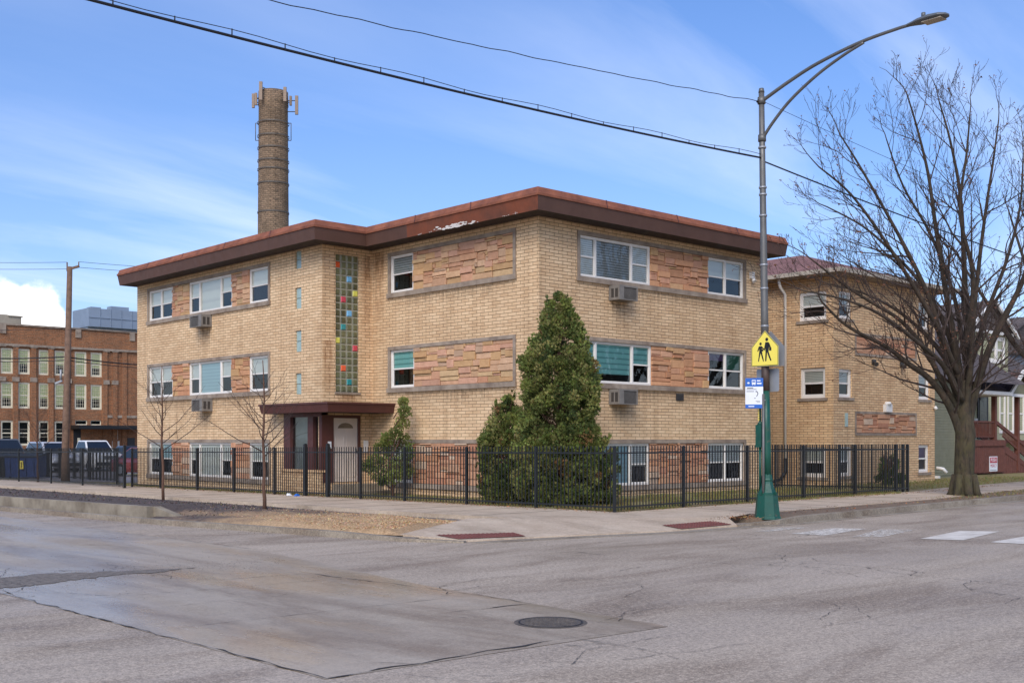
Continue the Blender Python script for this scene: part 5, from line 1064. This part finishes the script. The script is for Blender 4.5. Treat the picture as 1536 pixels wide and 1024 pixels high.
for c, r0, r1, k in LM: T.limb([tp_(*p) for p in c], r0 * .92, r1 * .9, k + 1, (1.4, 2.9))
T.build(tree)
print('tree faces', len(T.big.f), len(T.sm.f))
def auto_tree(label, x, y, z0, H_, seed, spread=.4, limbs=9, r0=.25, group=None, kids=8, fork=.25, leafp=.1, maxlev=3):
    t = Tree(seed, .10); t.leafp = leafp; r = t.r; rt = empty('bare_tree', (x, y, z0), label=label, category='tree'); 
    b = Vector((x, y, z0)); f = b + Vector((r.uniform(-.1, .1), r.uniform(-.1, .1), H_ * fork)); t.big.tube([b + Vector((0, 0, -.15)), b + Vector((0, 0, .25)), f], [r0 * 1.3, r0, r0 * .85], 12)
    for k in range(limbs):
        a = 2 * math.pi * k / limbs + r.uniform(-.3, .3); s = spread * H_ * r.uniform(.4, 1.); hh = H_ * r.uniform(.78, 1.) - .28 * s; e_ = b + Vector((math.cos(a) * s, math.sin(a) * s, hh)); m1 = f.lerp(e_, .35) + Vector((math.cos(a), math.sin(a), -.6)) * s * .12; m2 = f.lerp(e_, .7) + Vector((0, 0, -.02 * H_)) + Vector((math.cos(a), math.sin(a), 0)) * s * .06
        t.limb([f, m1, m2, e_], r0 * .5, r0 * .08, kids, (H_ * .07, H_ * .17), maxlev=maxlev)
    t.build(rt); return rt
q = at(1640, 735, 36.5); auto_tree('second bare tree whose branches enter at the right edge', q.x, q.y, .1, 11.5, 31, .42, 10, .3, kids=9)
q = at(1760, 735, 62); auto_tree('distant bare tree far down the right street', q.x, q.y, .1, 15, 33, .42, 9, .3, kids=7, maxlev=2)
def sapling(label, px, py, dist, base_z, topy, H1, limbs, seed):
    b = at(px, py, dist); b.z = base_z; t = Tree(seed, .07); t.leafp = .0; t.minr = .0036; r = t.r
    rt = empty('sapling', tuple(b), label=label, category='tree', group='young street trees'); sc_ = dist / FPX
    top = at(px + r.uniform(-4, 0), topy, dist); n = 12; lead = [b.lerp(top, i / n) + Vector((r.gauss(0, .012), r.gauss(0, .012), 0)) for i in range(n + 1)]; lead[0] = b + Vector((0, 0, -.1)); hz = top.z - b.z
    t.big.tube(lead, [.044 * (1 - .88 * (i / n)) + .005 for i in range(n + 1)], 8)
    for k in range(limbs):
        fr_ = .36 + .50 * (k / limbs); i = fr_ * n; q = lead[int(i)].lerp(lead[int(i) + 1], i - int(i)); a = k * 2.4 + r.uniform(-.4, .4); L = (1.25 - fr_) * hz * .5 * r.uniform(.75, 1.15)
        d = Vector((math.cos(a), math.sin(a), r.uniform(.55, .95))).normalized(); t.grow(q, d, L, .017 * (1.3 - fr_), 2, 3)
    mb_ = t.big; o = mb_.build('trunk', 'sapbark', rt); t.sm.build('crown', 'twig', rt); return rt
x, y = gr(245, 748, .0); sapling('leafless sapling in the dark soil strip, nearer the left edge', 245, 748, x * CF + y * SF, -.02, 548, 0, 18, 3)
x, y = gr(397, 764, .12); sapling('leafless sapling in the planting strip left of the entry door', 397, 764, x * CF + y * SF, .08, 540, 0, 18, 9)
x, y = gr(57, 716, .0); sapling('thin reddish leafless sapling behind the fence by the dumpster', 57, 720, 50, -.1, 598, 0, 20, 12)
# ---------------------------------------------------------------- evergreens
GREENS = [(98, 108, 50), (114, 122, 60), (84, 96, 46), (126, 130, 70), (104, 112, 58), (70, 84, 42), (138, 136, 80)]
def spray(mb, p, out, s, r, col, flat=False):
    """one flat fan of scale foliage: a few narrow leaf-sized blades radiating upward and outward"""
    upv = Vector((0, 0, 1)); d = (out * .55 + upv * r.uniform(.35, 1.) + Vector((r.gauss(0, .25), r.gauss(0, .25), 0))).normalized(); sd = d.cross(Vector((r.gauss(0, 1), r.gauss(0, 1), r.gauss(0, .4)))).normalized()
    for k in range(5):
        a = (k - 2) * .34 + r.gauss(0, .08); v = (d * math.cos(a) + sd * math.sin(a)); L = s * r.uniform(.7, 1.15) * (1 - .12 * abs(k - 2)); w = sd * math.cos(a) - d * math.sin(a); w = w * s * .11; c = tuple(x * r.uniform(.8, 1.2) for x in col)
        mb.face([p, p + v * L * .5 + w, p + v * L, p + v * L * .5 - w], 0, c)
def evergreen(label, x, y, z0, prof, N, seed, lumps=.16, s=.11, trunk=.07, brownk=.05, name='evergreen_tree', blobs=None):
    r = random.Random(seed); rt = empty(name, (x, y, z0), label=label, category='evergreen tree'); mb = MB(); zt = prof[-1][0]
    def rad(z):
        for (a, ra), (b, rb) in zip(prof, prof[1:]):
            if a <= z <= b: return ra + (rb - ra) * (z - a) / (b - a)
        return 0.
    tot = max(q[1] for q in prof); clumps = []
    NC = N // 74; 
    while len(clumps) < NC:
        z = r.uniform(prof[0][0], zt - .05)
        if r.random() > (rad(z) + .12) / (tot + .12): continue
        a = r.uniform(0, 2 * math.pi); lump = 1 + lumps * noise.noise(Vector((math.cos(a) * 1.6, math.sin(a) * 1.6, z * .9 + seed)))* 1.6; R_ = rad(z) * lump * (r.uniform(.84, 1.04) if r.random() < .8 else r.uniform(.45, .8)); clumps.append((Vector((x + math.cos(a) * R_, y + math.sin(a) * R_, z0 + z)), Vector((math.cos(a), math.sin(a), 0)), z))
    for p, out, z in clumps:
        base = lin(r.choice(GREENS))[:3]; k = r.uniform(.62, 1.3); base = tuple(v * k for v in base)
        if r.random() < brownk: base = lin((124, 96, 58))[:3]
        cs = r.uniform(.12, .24) * (1 if tot > .5 else .7) * min(1, .45 + rad(z))
        for _ in range(74):
            v = Vector((r.gauss(0, 1), r.gauss(0, 1), r.gauss(0, 1.3))).normalized() * cs * r.random() ** .4; spray(mb, p + v, (out + v.normalized() * .7).normalized(), s * r.uniform(.6, 1.05), r, base)
    for _ in range(NC // 3):      # stray shoots breaking the outline
        p, out, z = r.choice(clumps); base = lin(r.choice(GREENS))[:3]; q = p + out * r.uniform(.05, .16) + Vector((0, 0, r.uniform(.02, .14)))
        for _ in range(7): spray(mb, q + Vector((r.gauss(0, .02), r.gauss(0, .02), r.gauss(0, .04))), out, s * 1.15, r, base)
    mb.build('crown', 'needles', rt); tk = MB(); tk.tube([(x, y, z0 - .1), (x, y, z0 + zt * .5), (x, y, z0 + zt * .93)], [trunk, trunk * .7, .01], 8)
    for k in range(60):
        z = r.uniform(.2, zt * .85); a = r.uniform(0, 6.28); q = rad(z) * .85; tk.tube([(x, y, z0 + z * .95), (x + math.cos(a) * q * .6, y + math.sin(a) * q * .6, z0 + z + .12), (x + math.cos(a) * q, y + math.sin(a) * q, z0 + z + .35)], [.018, .012, .005], 4, cap=False)
    tk.build('trunk', 'sapbark', rt); return rt
evergreen('tall cone shaped evergreen in front of the building corner', 20.28, 20.35, .16, [(0, .80), (.25, 1.04), (1.3, 1.06), (1.75, .98), (2.1, .86), (2.9, .90), (3.6, .78), (4.2, .55), (4.7, .34), (5.0, .20), (5.2, .07), (5.34, 0.01)], 62000, 4, .24, .092, .1, .02)
evergreen('shorter round topped evergreen hugging the left side of the tall cone', 19.78, 21.78, .16, [(0, .42), (.4, .60), (1.4, .62), (2.0, .42), (2.4, .22), (2.62, .06), (2.75, 0.01)], 17000, 8, .2, .095, .06)
x, y, = 21.1, 19.2; evergreen('low evergreen bush at the right foot of the tall cone', 20.85, 19.55, .16, [(0, .3), (.3, .45), (1.0, .48), (1.45, .32), (1.65, .1)], 9000, 15, .25, .095, .04)
x, y = 37.8, 21.0; evergreen('small dark shrub behind the fence at the neighbouring wall', x, y, .16, [(0, .35), (.3, .45), (.7, .3), (.95, .1)], 2400, 18, .3, .12, .04, name='shrub')
# spiral topiary juniper by the entry: foliage balls wound round a crooked stem
rt = empty('topiary_juniper', (20.8, 28.1, .1), label='small twisted evergreen with tufted balls beside the entry canopy', category='evergreen tree'); mb = MB(); tk = MB(); r = random.Random(6); DJ = 34.5
BL = [(605, 603, 9), (607, 617, 12), (604, 634, 13), (594, 650, 12), (582, 658, 13), (573, 672, 15), (588, 676, 15), (606, 664, 16), (612, 680, 13), (563, 692, 15), (580, 696, 17), (598, 698, 18), (552, 700, 12), (567, 712, 14), (590, 716, 14), (610, 706, 13), (575, 722, 9)]
cj = at(590, 738, DJ)
for (px, py, rr) in BL:
    dd = r.uniform(-.2, .25); c = at(px, py, DJ + dd); R_ = rr * DJ / FPX * .92; k = r.uniform(.8, 1.2); 
    tk.tube([(cj.x, cj.y, max(.2, c.z - .5)), tuple(c)], [.02, .01], 5, cap=False)
    for _ in range(330):
        v = Vector((r.gauss(0, 1), r.gauss(0, 1), r.gauss(0, 1))).normalized() * R_ * r.random() ** .35 * r.uniform(.75, 1.05); base = tuple(q * k * r.uniform(.9, 1.1) for q in lin(GREENS[(px + py) % 5])[:3]); spray(mb, c + v, v.normalized(), .07, r, base)
tk.tube([(cj.x, cj.y, -.05), at(588, 715, DJ), at(584, 690, DJ), at(598, 665, DJ), at(603, 640, DJ), at(605, 606, DJ)], [.05, .045, .04, .03, .02, .01], 8)
mb.build('crown', 'needles', rt); tk.build('trunk', 'sapbark', rt)
# ---------------------------------------------------------------- parked cars
def car(label, x, y, z, paint, kind='suv', glow=None, rz=0.):
    root = empty('parked_car', (0, 0, 0), label=label, category='car', group='cars parked in the lot')
    h = dict(suv=1.72, sedan=1.45, van=1.9, pickup=1.8)[kind]; hood = dict(suv=1.05, sedan=.92, van=1.15, pickup=1.15)[kind]; W = .93; mb = MB()
    S_ = [(-2.35, .35, hood - .32, .80), (-2.25, .25, hood - .14, .9), (-1.9, .22, hood - .04, W), (-1.05, .22, hood, W), (.2, .22, hood + .03, W), (1.6, .22, hood + .03, W), (2.2, .25, hood, .92), (2.35, .38, hood - .15, .84)]; prev = None
    for (yy, zb, zt, w) in S_:
        ring = [(-w * .92, zb), (-w, zb + .18), (-w, zt - .22), (-w * .94, zt - .05), (-w * .8, zt), (w * .8, zt), (w * .94, zt - .05), (w, zt - .22), (w, zb + .18), (w * .92, zb)]; ring = [(a, yy, b) for a, b in ring]
        if prev:
            for k in range(10): q = (k + 1) % 10; mb.face([prev[k], ring[k], ring[q], prev[q]], 0, (1, 1, 1), k not in (9,))
        else: mb.face(ring)
        prev = ring
    mb.face(prev[::-1])
    c0, c1, c2, c3 = dict(suv=(-1.05, -.35, 1.9, 2.25), sedan=(-.95, -.2, 1.0, 1.75), van=(-1.4, -.7, 2.1, 2.3), pickup=(-1.0, -.35, .75, .95))[kind]; b = hood + .01; wb, wt = .84, .68
    lo = [(-wb, c0, b), (wb, c0, b), (wb, c3, b), (-wb, c3, b)]; hi = [(-wt, c1, h), (wt, c1, h), (wt, c2, h), (-wt, c2, h)]
    for k in range(4): q = (k + 1) % 4; mb.face([lo[k], lo[q], hi[q], hi[k]])
    rf = [(p[0] * .9, p[1] * .95 + .02, h + .05) for p in hi]; mb.face(rf)
    for k in range(4): q = (k + 1) % 4; mb.face([hi[k], hi[q], rf[q], rf[k]])
    mb.build('body', paint, root); mb = MB()
    def inner(a, b_, c, d, k=.1, off=.012):
        P = [Vector(v) for v in (a, b_, c, d)]; m = sum(P, Vector()) / 4; n = (P[1] - P[0]).cross(P[2] - P[0]).normalized(); return [v.lerp(m, k) + n * off for v in P]
    mb.face(inner(lo[0], lo[1], hi[1], hi[0])); mb.build('windscreen', 'carglass', root); mb = MB(); mb.face(inner(lo[3], lo[0], hi[0], hi[3])); mb.face(inner(lo[1], lo[2], hi[2], hi[1])); mb.face(inner(lo[2], lo[3], hi[3], hi[2])); mb.build('side_windows', 'carglass', root)
    for sx in (-1, 1):
        mb = MB(); mb.hexa([(sx * .55 - .17, -2.36, hood - .38), (sx * .55 + .17, -2.36, hood - .38), (sx * .6 + .2, -2.2, hood - .38), (sx * .6 - .2, -2.2, hood - .38), (sx * .55 - .17, -2.33, hood - .22), (sx * .55 + .17, -2.33, hood - .22), (sx * .6 + .2, -2.18, hood - .2), (sx * .6 - .2, -2.18, hood - .2)]); mb.build('headlight', 'headlight', root)
        mb = MB(); mb.box(sx * .95 - .1, sx * .95 + .1, -.95, -.8, hood + .02, hood + .16); mb.build('mirror', 'black', root)
        for yy in (-1.45, 1.4):
            mb = MB(); mb.tube([(sx * .72, yy, .33), (sx * .95, yy, .33)], .33, 20); t = mb.build('wheel', 'tyre', root); mb = MB(); mb.tube([(sx * .94, yy, .33), (sx * .965, yy, .33)], .2, 12); mb.build('rim', 'rim', t)
    mb = MB(); mb.box(-.36, .36, -2.375, -2.33, hood - .42, hood - .22); mb.build('grille', 'chrome' if kind != 'sedan' else 'black', root)
    mb = MB(); mb.box(-.84, .84, -2.44, -2.3, .36, .56); mb.build('bumper', 'black' if kind in ('suv', 'pickup') else paint, root)
    root.location = (x, y, z); root.rotation_euler = (0, 0, rz); return root
def paint(n, c): m = pm(n, c, .3, .04, 1, 0, spec=.6); m.node_tree.nodes['Principled BSDF'].inputs['Coat Weight'].default_value = .6; return m
pg, psil, pw, pdk, pbl, prd = paint('dark_grey_paint', (88, 90, 92)), paint('silver_paint', (176, 176, 180)), paint('white_car_paint', (228, 226, 222)), paint('black_car_paint', (34, 36, 42)), paint('blue_car_paint', (128, 146, 182)), paint('red_car_paint', (112, 50, 46))
CX, CY = 22.6, 68.5; zc = -.14
for lab, dx, dy, p_, k in (('dark grey van parked behind the blue dumpster', 0, 0, pg, 'van'), ('silver car parked between the dark van and the wooden pole', 2.75, -.3, psil, 'suv'), ('white pickup truck parked right of the wooden pole', 5.5, .2, pw, 'pickup'), ('black sedan parked beside the white pickup', 8.3, .8, pdk, 'sedan'), ('pale blue car parked fourth from the building edge', 11.0, 0, pbl, 'sedan'), ('black car parked next to the pale blue one', 13.8, .3, pdk, 'suv'), ('silver sedan at the far left of the lot', -3.0, 0, psil, 'sedan')):
    car(lab, CX + dx, CY + dy, zc, p_, k)
q = at(196, 700, 58); car('red car with black bumper just left of the block', q.x + 1.2, q.y, zc, prd, 'sedan', rz=R(15))
# dumpsters
def dumpster(label, px, w, mat, dd=55.5):
    c = at(px, 712, dd); c.z = gz(c.y) + .15; d = empty('dumpster', tuple(c), label=label, category='dumpster'); mb = MB(); u = Vector((SF, -CF, 0)); v = Vector((CF, SF, 0))
    pt = lambda a, b, z: tuple(c + u * a + v * b + Vector((0, 0, z)))
    mb.hexa([pt(-w / 2, 0, .08), pt(w / 2, 0, .08), pt(w / 2, 1.1, .08), pt(-w / 2, 1.1, .08), pt(-w / 2, -.12, 1.05), pt(w / 2, -.12, 1.05), pt(w / 2, 1.2, 1.15), pt(-w / 2, 1.2, 1.15)])
    for k in (-.36, -.12, .12, .36): mb.hexa([pt(k * w - .04, -.05, .12), pt(k * w + .04, -.05, .12), pt(k * w + .04, .05, .12), pt(k * w - .04, .05, .12), pt(k * w - .04, -.16, .98), pt(k * w + .04, -.16, .98), pt(k * w + .04, -.05, .98), pt(k * w - .04, -.05, .98)])
    mb.build('bin', mat, d); mb = MB(); mb.hexa([pt(-w / 2 - .04, -.18, 1.05), pt(w / 2 + .04, -.18, 1.05), pt(w / 2 + .04, 1.25, 1.18), pt(-w / 2 - .04, 1.25, 1.18), pt(-w / 2 - .04, -.18, 1.10), pt(w / 2 + .04, -.18, 1.10), pt(w / 2 + .04, 1.25, 1.24), pt(-w / 2 - .04, 1.25, 1.24)]); mb.build('lid', 'black', d)
    for a in (-.4, .4): mb = MB(); mb.tube([pt(a * w - .03, .15, .08), pt(a * w + .03, .15, .08)], .08, 8); mb.build('caster', 'tyre', d)
    return d, pt
d, pt = dumpster('blue dumpster with yellow sticker behind the fence', 33, 1.62, 'dumpster')
mb = MB(); mb.hexa([pt(-.03, -.17, .48), pt(.13, -.17, .48), pt(.13, -.12, .48), pt(-.03, -.12, .48), pt(-.03, -.2, .88), pt(.13, -.2, .88), pt(.13, -.15, .88), pt(-.03, -.15, .88)]); mb.build('sticker', 'yellow', d)
mb = MB(); mb.hexa([pt(.035, -.2, .54), pt(.065, -.2, .54), pt(.065, -.15, .54), pt(.035, -.15, .54), pt(.035, -.22, .82), pt(.065, -.22, .82), pt(.065, -.17, .82), pt(.035, -.17, .82)]); mb.build('sticker_text', 'black', d)
dumpster('black dumpster at the left edge beside the blue one', -16, 1.5, 'black')
# ---------------------------------------------------------------- manhole cover
mx_, my_ = 7.77, 7.92; mh = empty('manhole_cover', (mx_, my_, .0), label='round cast iron manhole cover in the street near the camera', category='manhole cover')
mb = MB(); mb.tube([(mx_, my_, -.02), (mx_, my_, .008)], .36, 48); mb.build('frame_ring', 'iron', mh); mb = MB(); mb.tube([(mx_, my_, .0), (mx_, my_, .0115)], .315, 48, 0)
for k in range(9):
    for j in range(9):
        u, v = (k - 4) * .062, (j - 4) * .062
        if u * u + v * v < .068: s = .019; mb.hexa([(mx_ + u - s, my_ + v - s, .011), (mx_ + u + s, my_ + v - s, .011), (mx_ + u + s, my_ + v + s, .011), (mx_ + u - s, my_ + v + s, .011)] + [(mx_ + u + a * s * .8, my_ + v + b * s * .8, .017) for a, b in ((-1, -1), (1, -1), (1, 1), (-1, 1))])
mb.build('lid', 'iron', mh)
mb = MB()
for k in range(48):
    a, b = 2 * math.pi * k / 48, 2 * math.pi * (k + 1) / 48; mb.face([(mx_ + r_ * math.cos(t), my_ + r_ * math.sin(t), .0121) for r_, t in ((.300, a), (.318, a), (.318, b), (.300, b))])
mb.build('gap_ring', 'black', mh)
# ---------------------------------------------------------------- ground cover: grass, chips, leaves, grit
r = random.Random(77)
def hit(x, y):            # keep clear of buildings
    return (x > X0 - .02 and y > Y0 - .02 and x < XE + .1) or (x > X1 - .02 and y > Y1 - .02 and x < XE)
mb = MB(); gc = [(126, 128, 62), (144, 134, 84), (104, 112, 50), (156, 138, 96), (92, 100, 46), (130, 104, 70)]
def tuft(x, y, z):
    c = tuple(v * r.uniform(.7, 1.15) for v in lin(r.choice(gc))[:3])
    for _ in range(3):
        a = r.uniform(0, 6.28); h = r.uniform(.025, .075); w = .005; dx, dy = math.cos(a), math.sin(a); lx, ly = r.gauss(0, .02), r.gauss(0, .02); mb.face([(x - dx * w, y - dy * w, z), (x + dx * w, y + dy * w, z), (x + lx, y + ly, z + h)], 0, c)
        x += r.gauss(0, .02); y += r.gauss(0, .02)
n = 0
while n < 15000:
    x, y = r.uniform(19.0, 33.0), r.uniform(17.3, 22.3)
    if noise.noise(Vector((x * .9, y * .9, 1))) < -.12: continue
    tuft(x, y, gz(y) + .145); n += 1
for _ in range(5000): x, y = r.uniform(33.3, 50), r.uniform(18.4, 22.2); (tuft(x, y, .145) if y > 17.8 + max(0, x - 33) * .13 else None)
for _ in range(4500):
    y = r.uniform(22, 44); x = r.uniform(18.86, (X0 if y < Y1 else X1)); tuft(x, y, gz(y) + .145)
for _ in range(1500): y = r.uniform(15, 17) ; x = r.uniform(30, 60); tuft(x, 14.9 + (x - 34) * .055 + r.uniform(-.2, .9), .135)
mb.build('grass', 'grassblade', kind='stuff', label='short patchy winter grass in the fenced yard and verges', category='grass')
mb = MB(); cc = [(226, 190, 142), (204, 164, 116), (172, 132, 92), (236, 208, 164), (140, 104, 74)]
def chip(x, y, z, s, c, flat=.4):
    a = Vector((r.gauss(0, 1), r.gauss(0, 1), r.gauss(0, flat))).normalized() * s; b = Vector((r.gauss(0, 1), r.gauss(0, 1), r.gauss(0, flat))).normalized() * s * .4; p = Vector((x, y, z + s * .3)); c = tuple(v * r.uniform(.7, 1.15) for v in lin(c)[:3]); mb.face([p - a, p - b, p + a, p + b], 0, c)
for _ in range(20000):
    y = 16.4 + abs(r.gauss(0, 1)) * 3.4; x = r.uniform(11.9, 15.3)
    if y < 16.35 + (x - 12.2) * .5 or x < line_at(KL, min(y, 149)) + .15: continue
    chip(x, y, gz(y) + mulch_h(x, y) - .005, r.uniform(.008, .024), r.choice(cc))
mb.build('wood_chips', 'chip', kind='stuff', label='tan wood chips spread over the planting strip', category='wood chips')
mb = MB(); sc_ = [(92, 82, 78), (70, 60, 56), (120, 108, 98), (84, 70, 60)]
for _ in range(5000):
    y = r.uniform(22.5, 60) ; x = r.uniform(line_at(KL, y) + .5, 15.0); chip(x, y, gz(y) + mulch_h(x, y) + (.08 if y > 24.6 and x < 11.8 else 0), r.uniform(.015, .05), r.choice(sc_), 1.)
for _ in range(3500): x, y = gr(r.uniform(-40, 1100), 0 or (r.gauss(0, 1) * 0 + 900)); t_ = r.random(); L_ = dens(KL[1:]); p = L_[int(t_ * (len(L_) - 1))]; chip(p[0] - abs(r.gauss(0, .35)) - .02 + .0, p[1] + r.uniform(-.7, .7), gz(p[1]) + .006, r.uniform(.004, .012), r.choice(sc_), 1.)
for _ in range(2600): px = r.uniform(-40, 420); py = 876 - (px + 20) * .078 + r.gauss(0, 6 + 12 * (r.random() < .25)); x, y = gr(px, max(py, 810)); chip(x, y, .008, r.uniform(.003, .009), r.choice(sc_), 1.)
mb.build('soil_clods', 'chip', kind='stuff', label='loose dark soil clods and grit along the kerb', category='soil')
mb = MB(); lc = [(140, 92, 56), (112, 70, 44), (160, 118, 76), (96, 66, 48), (176, 140, 96)]
def leaf(x, y, z, s): chip(x, y, z, s, r.choice(lc), .5)
for _ in range(1600): y = 17.2 + abs(r.gauss(0, 14)); y = min(y, 56); leaf(fx(y) + r.gauss(-.02, .18), y, gz(y) + .152, r.uniform(.012, .035))
for _ in range(1100): x = r.uniform(19, 40); leaf(x, 17.35 + r.gauss(0, .16) + max(0, x - 33) * .1, .152, r.uniform(.012, .03))
for _ in range(1500): x = r.uniform(20.2, 60); leaf(x, 14.3 + (x - 20) * .045 + r.uniform(-.2, .9), .142, r.uniform(.012, .035))
for _ in range(700): x, y = r.uniform(19.2, 21.2), r.uniform(18.2, 23.5); leaf(x, y, .15, r.uniform(.015, .03))
for _ in range(400): x, y = 19.9 + r.gauss(0, .5), 14.35 + r.gauss(0, .22); leaf(x, max(y, 14.0), .142, r.uniform(.012, .03))
mb.build('fallen_leaves', 'litterleaf', kind='stuff', label='dead brown leaves lying along fences and verges', category='leaves')
for i, (px, py, c, l) in enumerate(((429, 741, 'signwhite', 'small crumpled white paper at the foot of the fence'), (441, 742, 'signblue', 'crumpled blue and white wrapper at the foot of the fence'), (905, 742, 'signwhite', 'white scrap of litter under the evergreen bush'))):
    x, y = gr(px, py, .1); x += .1; t_ = MB(); rr = random.Random(i)
    ring = [[(x + (.09 - .02 * k) * math.cos(a) * rr.uniform(.7, 1.3), y + (.09 - .02 * k) * math.sin(a) * rr.uniform(.7, 1.3), gz(y) + .15 + .035 * k + rr.uniform(-.01, .01)) for a in [q * math.pi / 4 for q in range(8)]] for k in range(3)]
    for k in range(2):
        for q in range(8): w = (q + 1) % 8; t_.face([ring[k][q], ring[k][w], ring[k + 1][w], ring[k + 1][q]])
    t_.face(ring[2]); t_.build('crumpled_wrapper', c, label=l, category='litter')

# ---------------------------------------------------------------- world, sun, camera
scn = bpy.context.scene
SUN_EL = R(40); sv = Vector((-CF, -SF, 0)) + Vector((SF, -CF, 0)) * -.22; sv.normalize(); az = math.atan2(sv.x, sv.y)
w = bpy.data.worlds.new('World'); scn.world = w; w.use_nodes = True
class WN(NT):
    def __init__(s, w): s.t = w.node_tree; s.n = s.t.nodes; s.b = s.n['Background']
t = WN(w); sky = t.n.new('ShaderNodeTexSky'); sky.sky_type = 'NISHITA'; sky.sun_disc = False; sky.sun_elevation = SUN_EL; sky.sun_rotation = az; sky.altitude = 100; sky.air_density = 1.0; sky.dust_density = 1.2; sky.ozone_density = 2.2
tc = t.n.new('ShaderNodeTexCoord').outputs['Generated']; sp = t.n.new('ShaderNodeSeparateXYZ'); t.link(tc, sp.inputs[0])
zz = t.math('ADD', t.math('MAXIMUM', sp.outputs[2], 0.), .16); cb_ = t.n.new('ShaderNodeCombineXYZ'); t.link(t.math('DIVIDE', sp.outputs[0], zz), cb_.inputs[0]); t.link(t.math('DIVIDE', sp.outputs[1], zz), cb_.inputs[1])
m1 = t.mapping(cb_.outputs[0], (.42, 1.5, 1), (1.7, .6, 0), (0, 0, R(8))); ci = t.noise(m1, 1.0, 8, .56, .5)
m2 = t.noise(t.mapping(cb_.outputs[0], (.35, .5, 1), (4.2, 1.3, 0)), 1., 3, .5)
cir = t.math('MULTIPLY', t.ramp(ci, [(.43, (0,) * 3), (.75, (1,) * 3)]), t.ramp(m2, [(.36, (.12,) * 3), (.62, (1,) * 3)]))
cum_d = (at(20, 478, 1000) - Vector((0, 0, EYE))).normalized(); dp = t.n.new('ShaderNodeVectorMath'); dp.operation = 'DISTANCE'
sc3 = t.mapping(tc, (1, 1, 1.25)); t.link(sc3, dp.inputs[0]); dp.inputs[1].default_value = (cum_d.x, cum_d.y, cum_d.z * 1.25)
cf_ = t.math('ADD', dp.outputs['Value'], t.math('MULTIPLY', t.math('SUBTRACT', t.noise(tc, 26, 6, .55), .5), .085))
cum = t.ramp(cf_, [(.029, (1,) * 3), (.041, (0,) * 3)])
CW = (7.6, 8.0, 8.9, 1)
hz = t.ramp(sp.outputs[2], [(.0, (.82, .86, 1.06)), (.16, (.76, .86, 1.10)), (.5, (.64, .87, 1.24))])
tint = t.mix(1.0, sky.outputs[0], hz, 'MULTIPLY')
c1 = t.mix(t.math('MULTIPLY', cir, .62), tint, CW); c2 = t.mix(cum, c1, (9.2, 9.3, 9.6, 1))
t.link(c2, t.b.inputs[0]); t.b.inputs[1].default_value = .11
sl = bpy.data.lights.new('sun', 'SUN'); sl.energy = 2.0; sl.angle = R(40); sl.color = (1, .91, .81); so = bpy.data.objects.new('sun', sl); C.objects.link(so)
sd = Vector((sv.x * math.cos(SUN_EL), sv.y * math.cos(SUN_EL), math.sin(SUN_EL))); so.rotation_euler = sd.to_track_quat('Z', 'Y').to_euler(); so.location = (0, 0, 30)
cam = bpy.data.cameras.new('camera'); co = bpy.data.objects.new('camera', cam); C.objects.link(co); co.location = (0, 0, EYE)
co.rotation_euler = (R(90), 0, ANG - R(90)); cam.sensor_width = 36; cam.lens = FPX / 1536 * 36; cam.shift_y = (658 - 512) / 1536; cam.clip_end = 5000; cam.clip_start = .1
scn.camera = co; scn.render.engine = 'CYCLES'; scn.view_settings.view_transform = 'Standard'; scn.view_settings.look = 'None'; scn.view_settings.exposure = 0.6; scn.view_settings.gamma = 1
scn.render.resolution_x = 1024; scn.render.resolution_y = 682
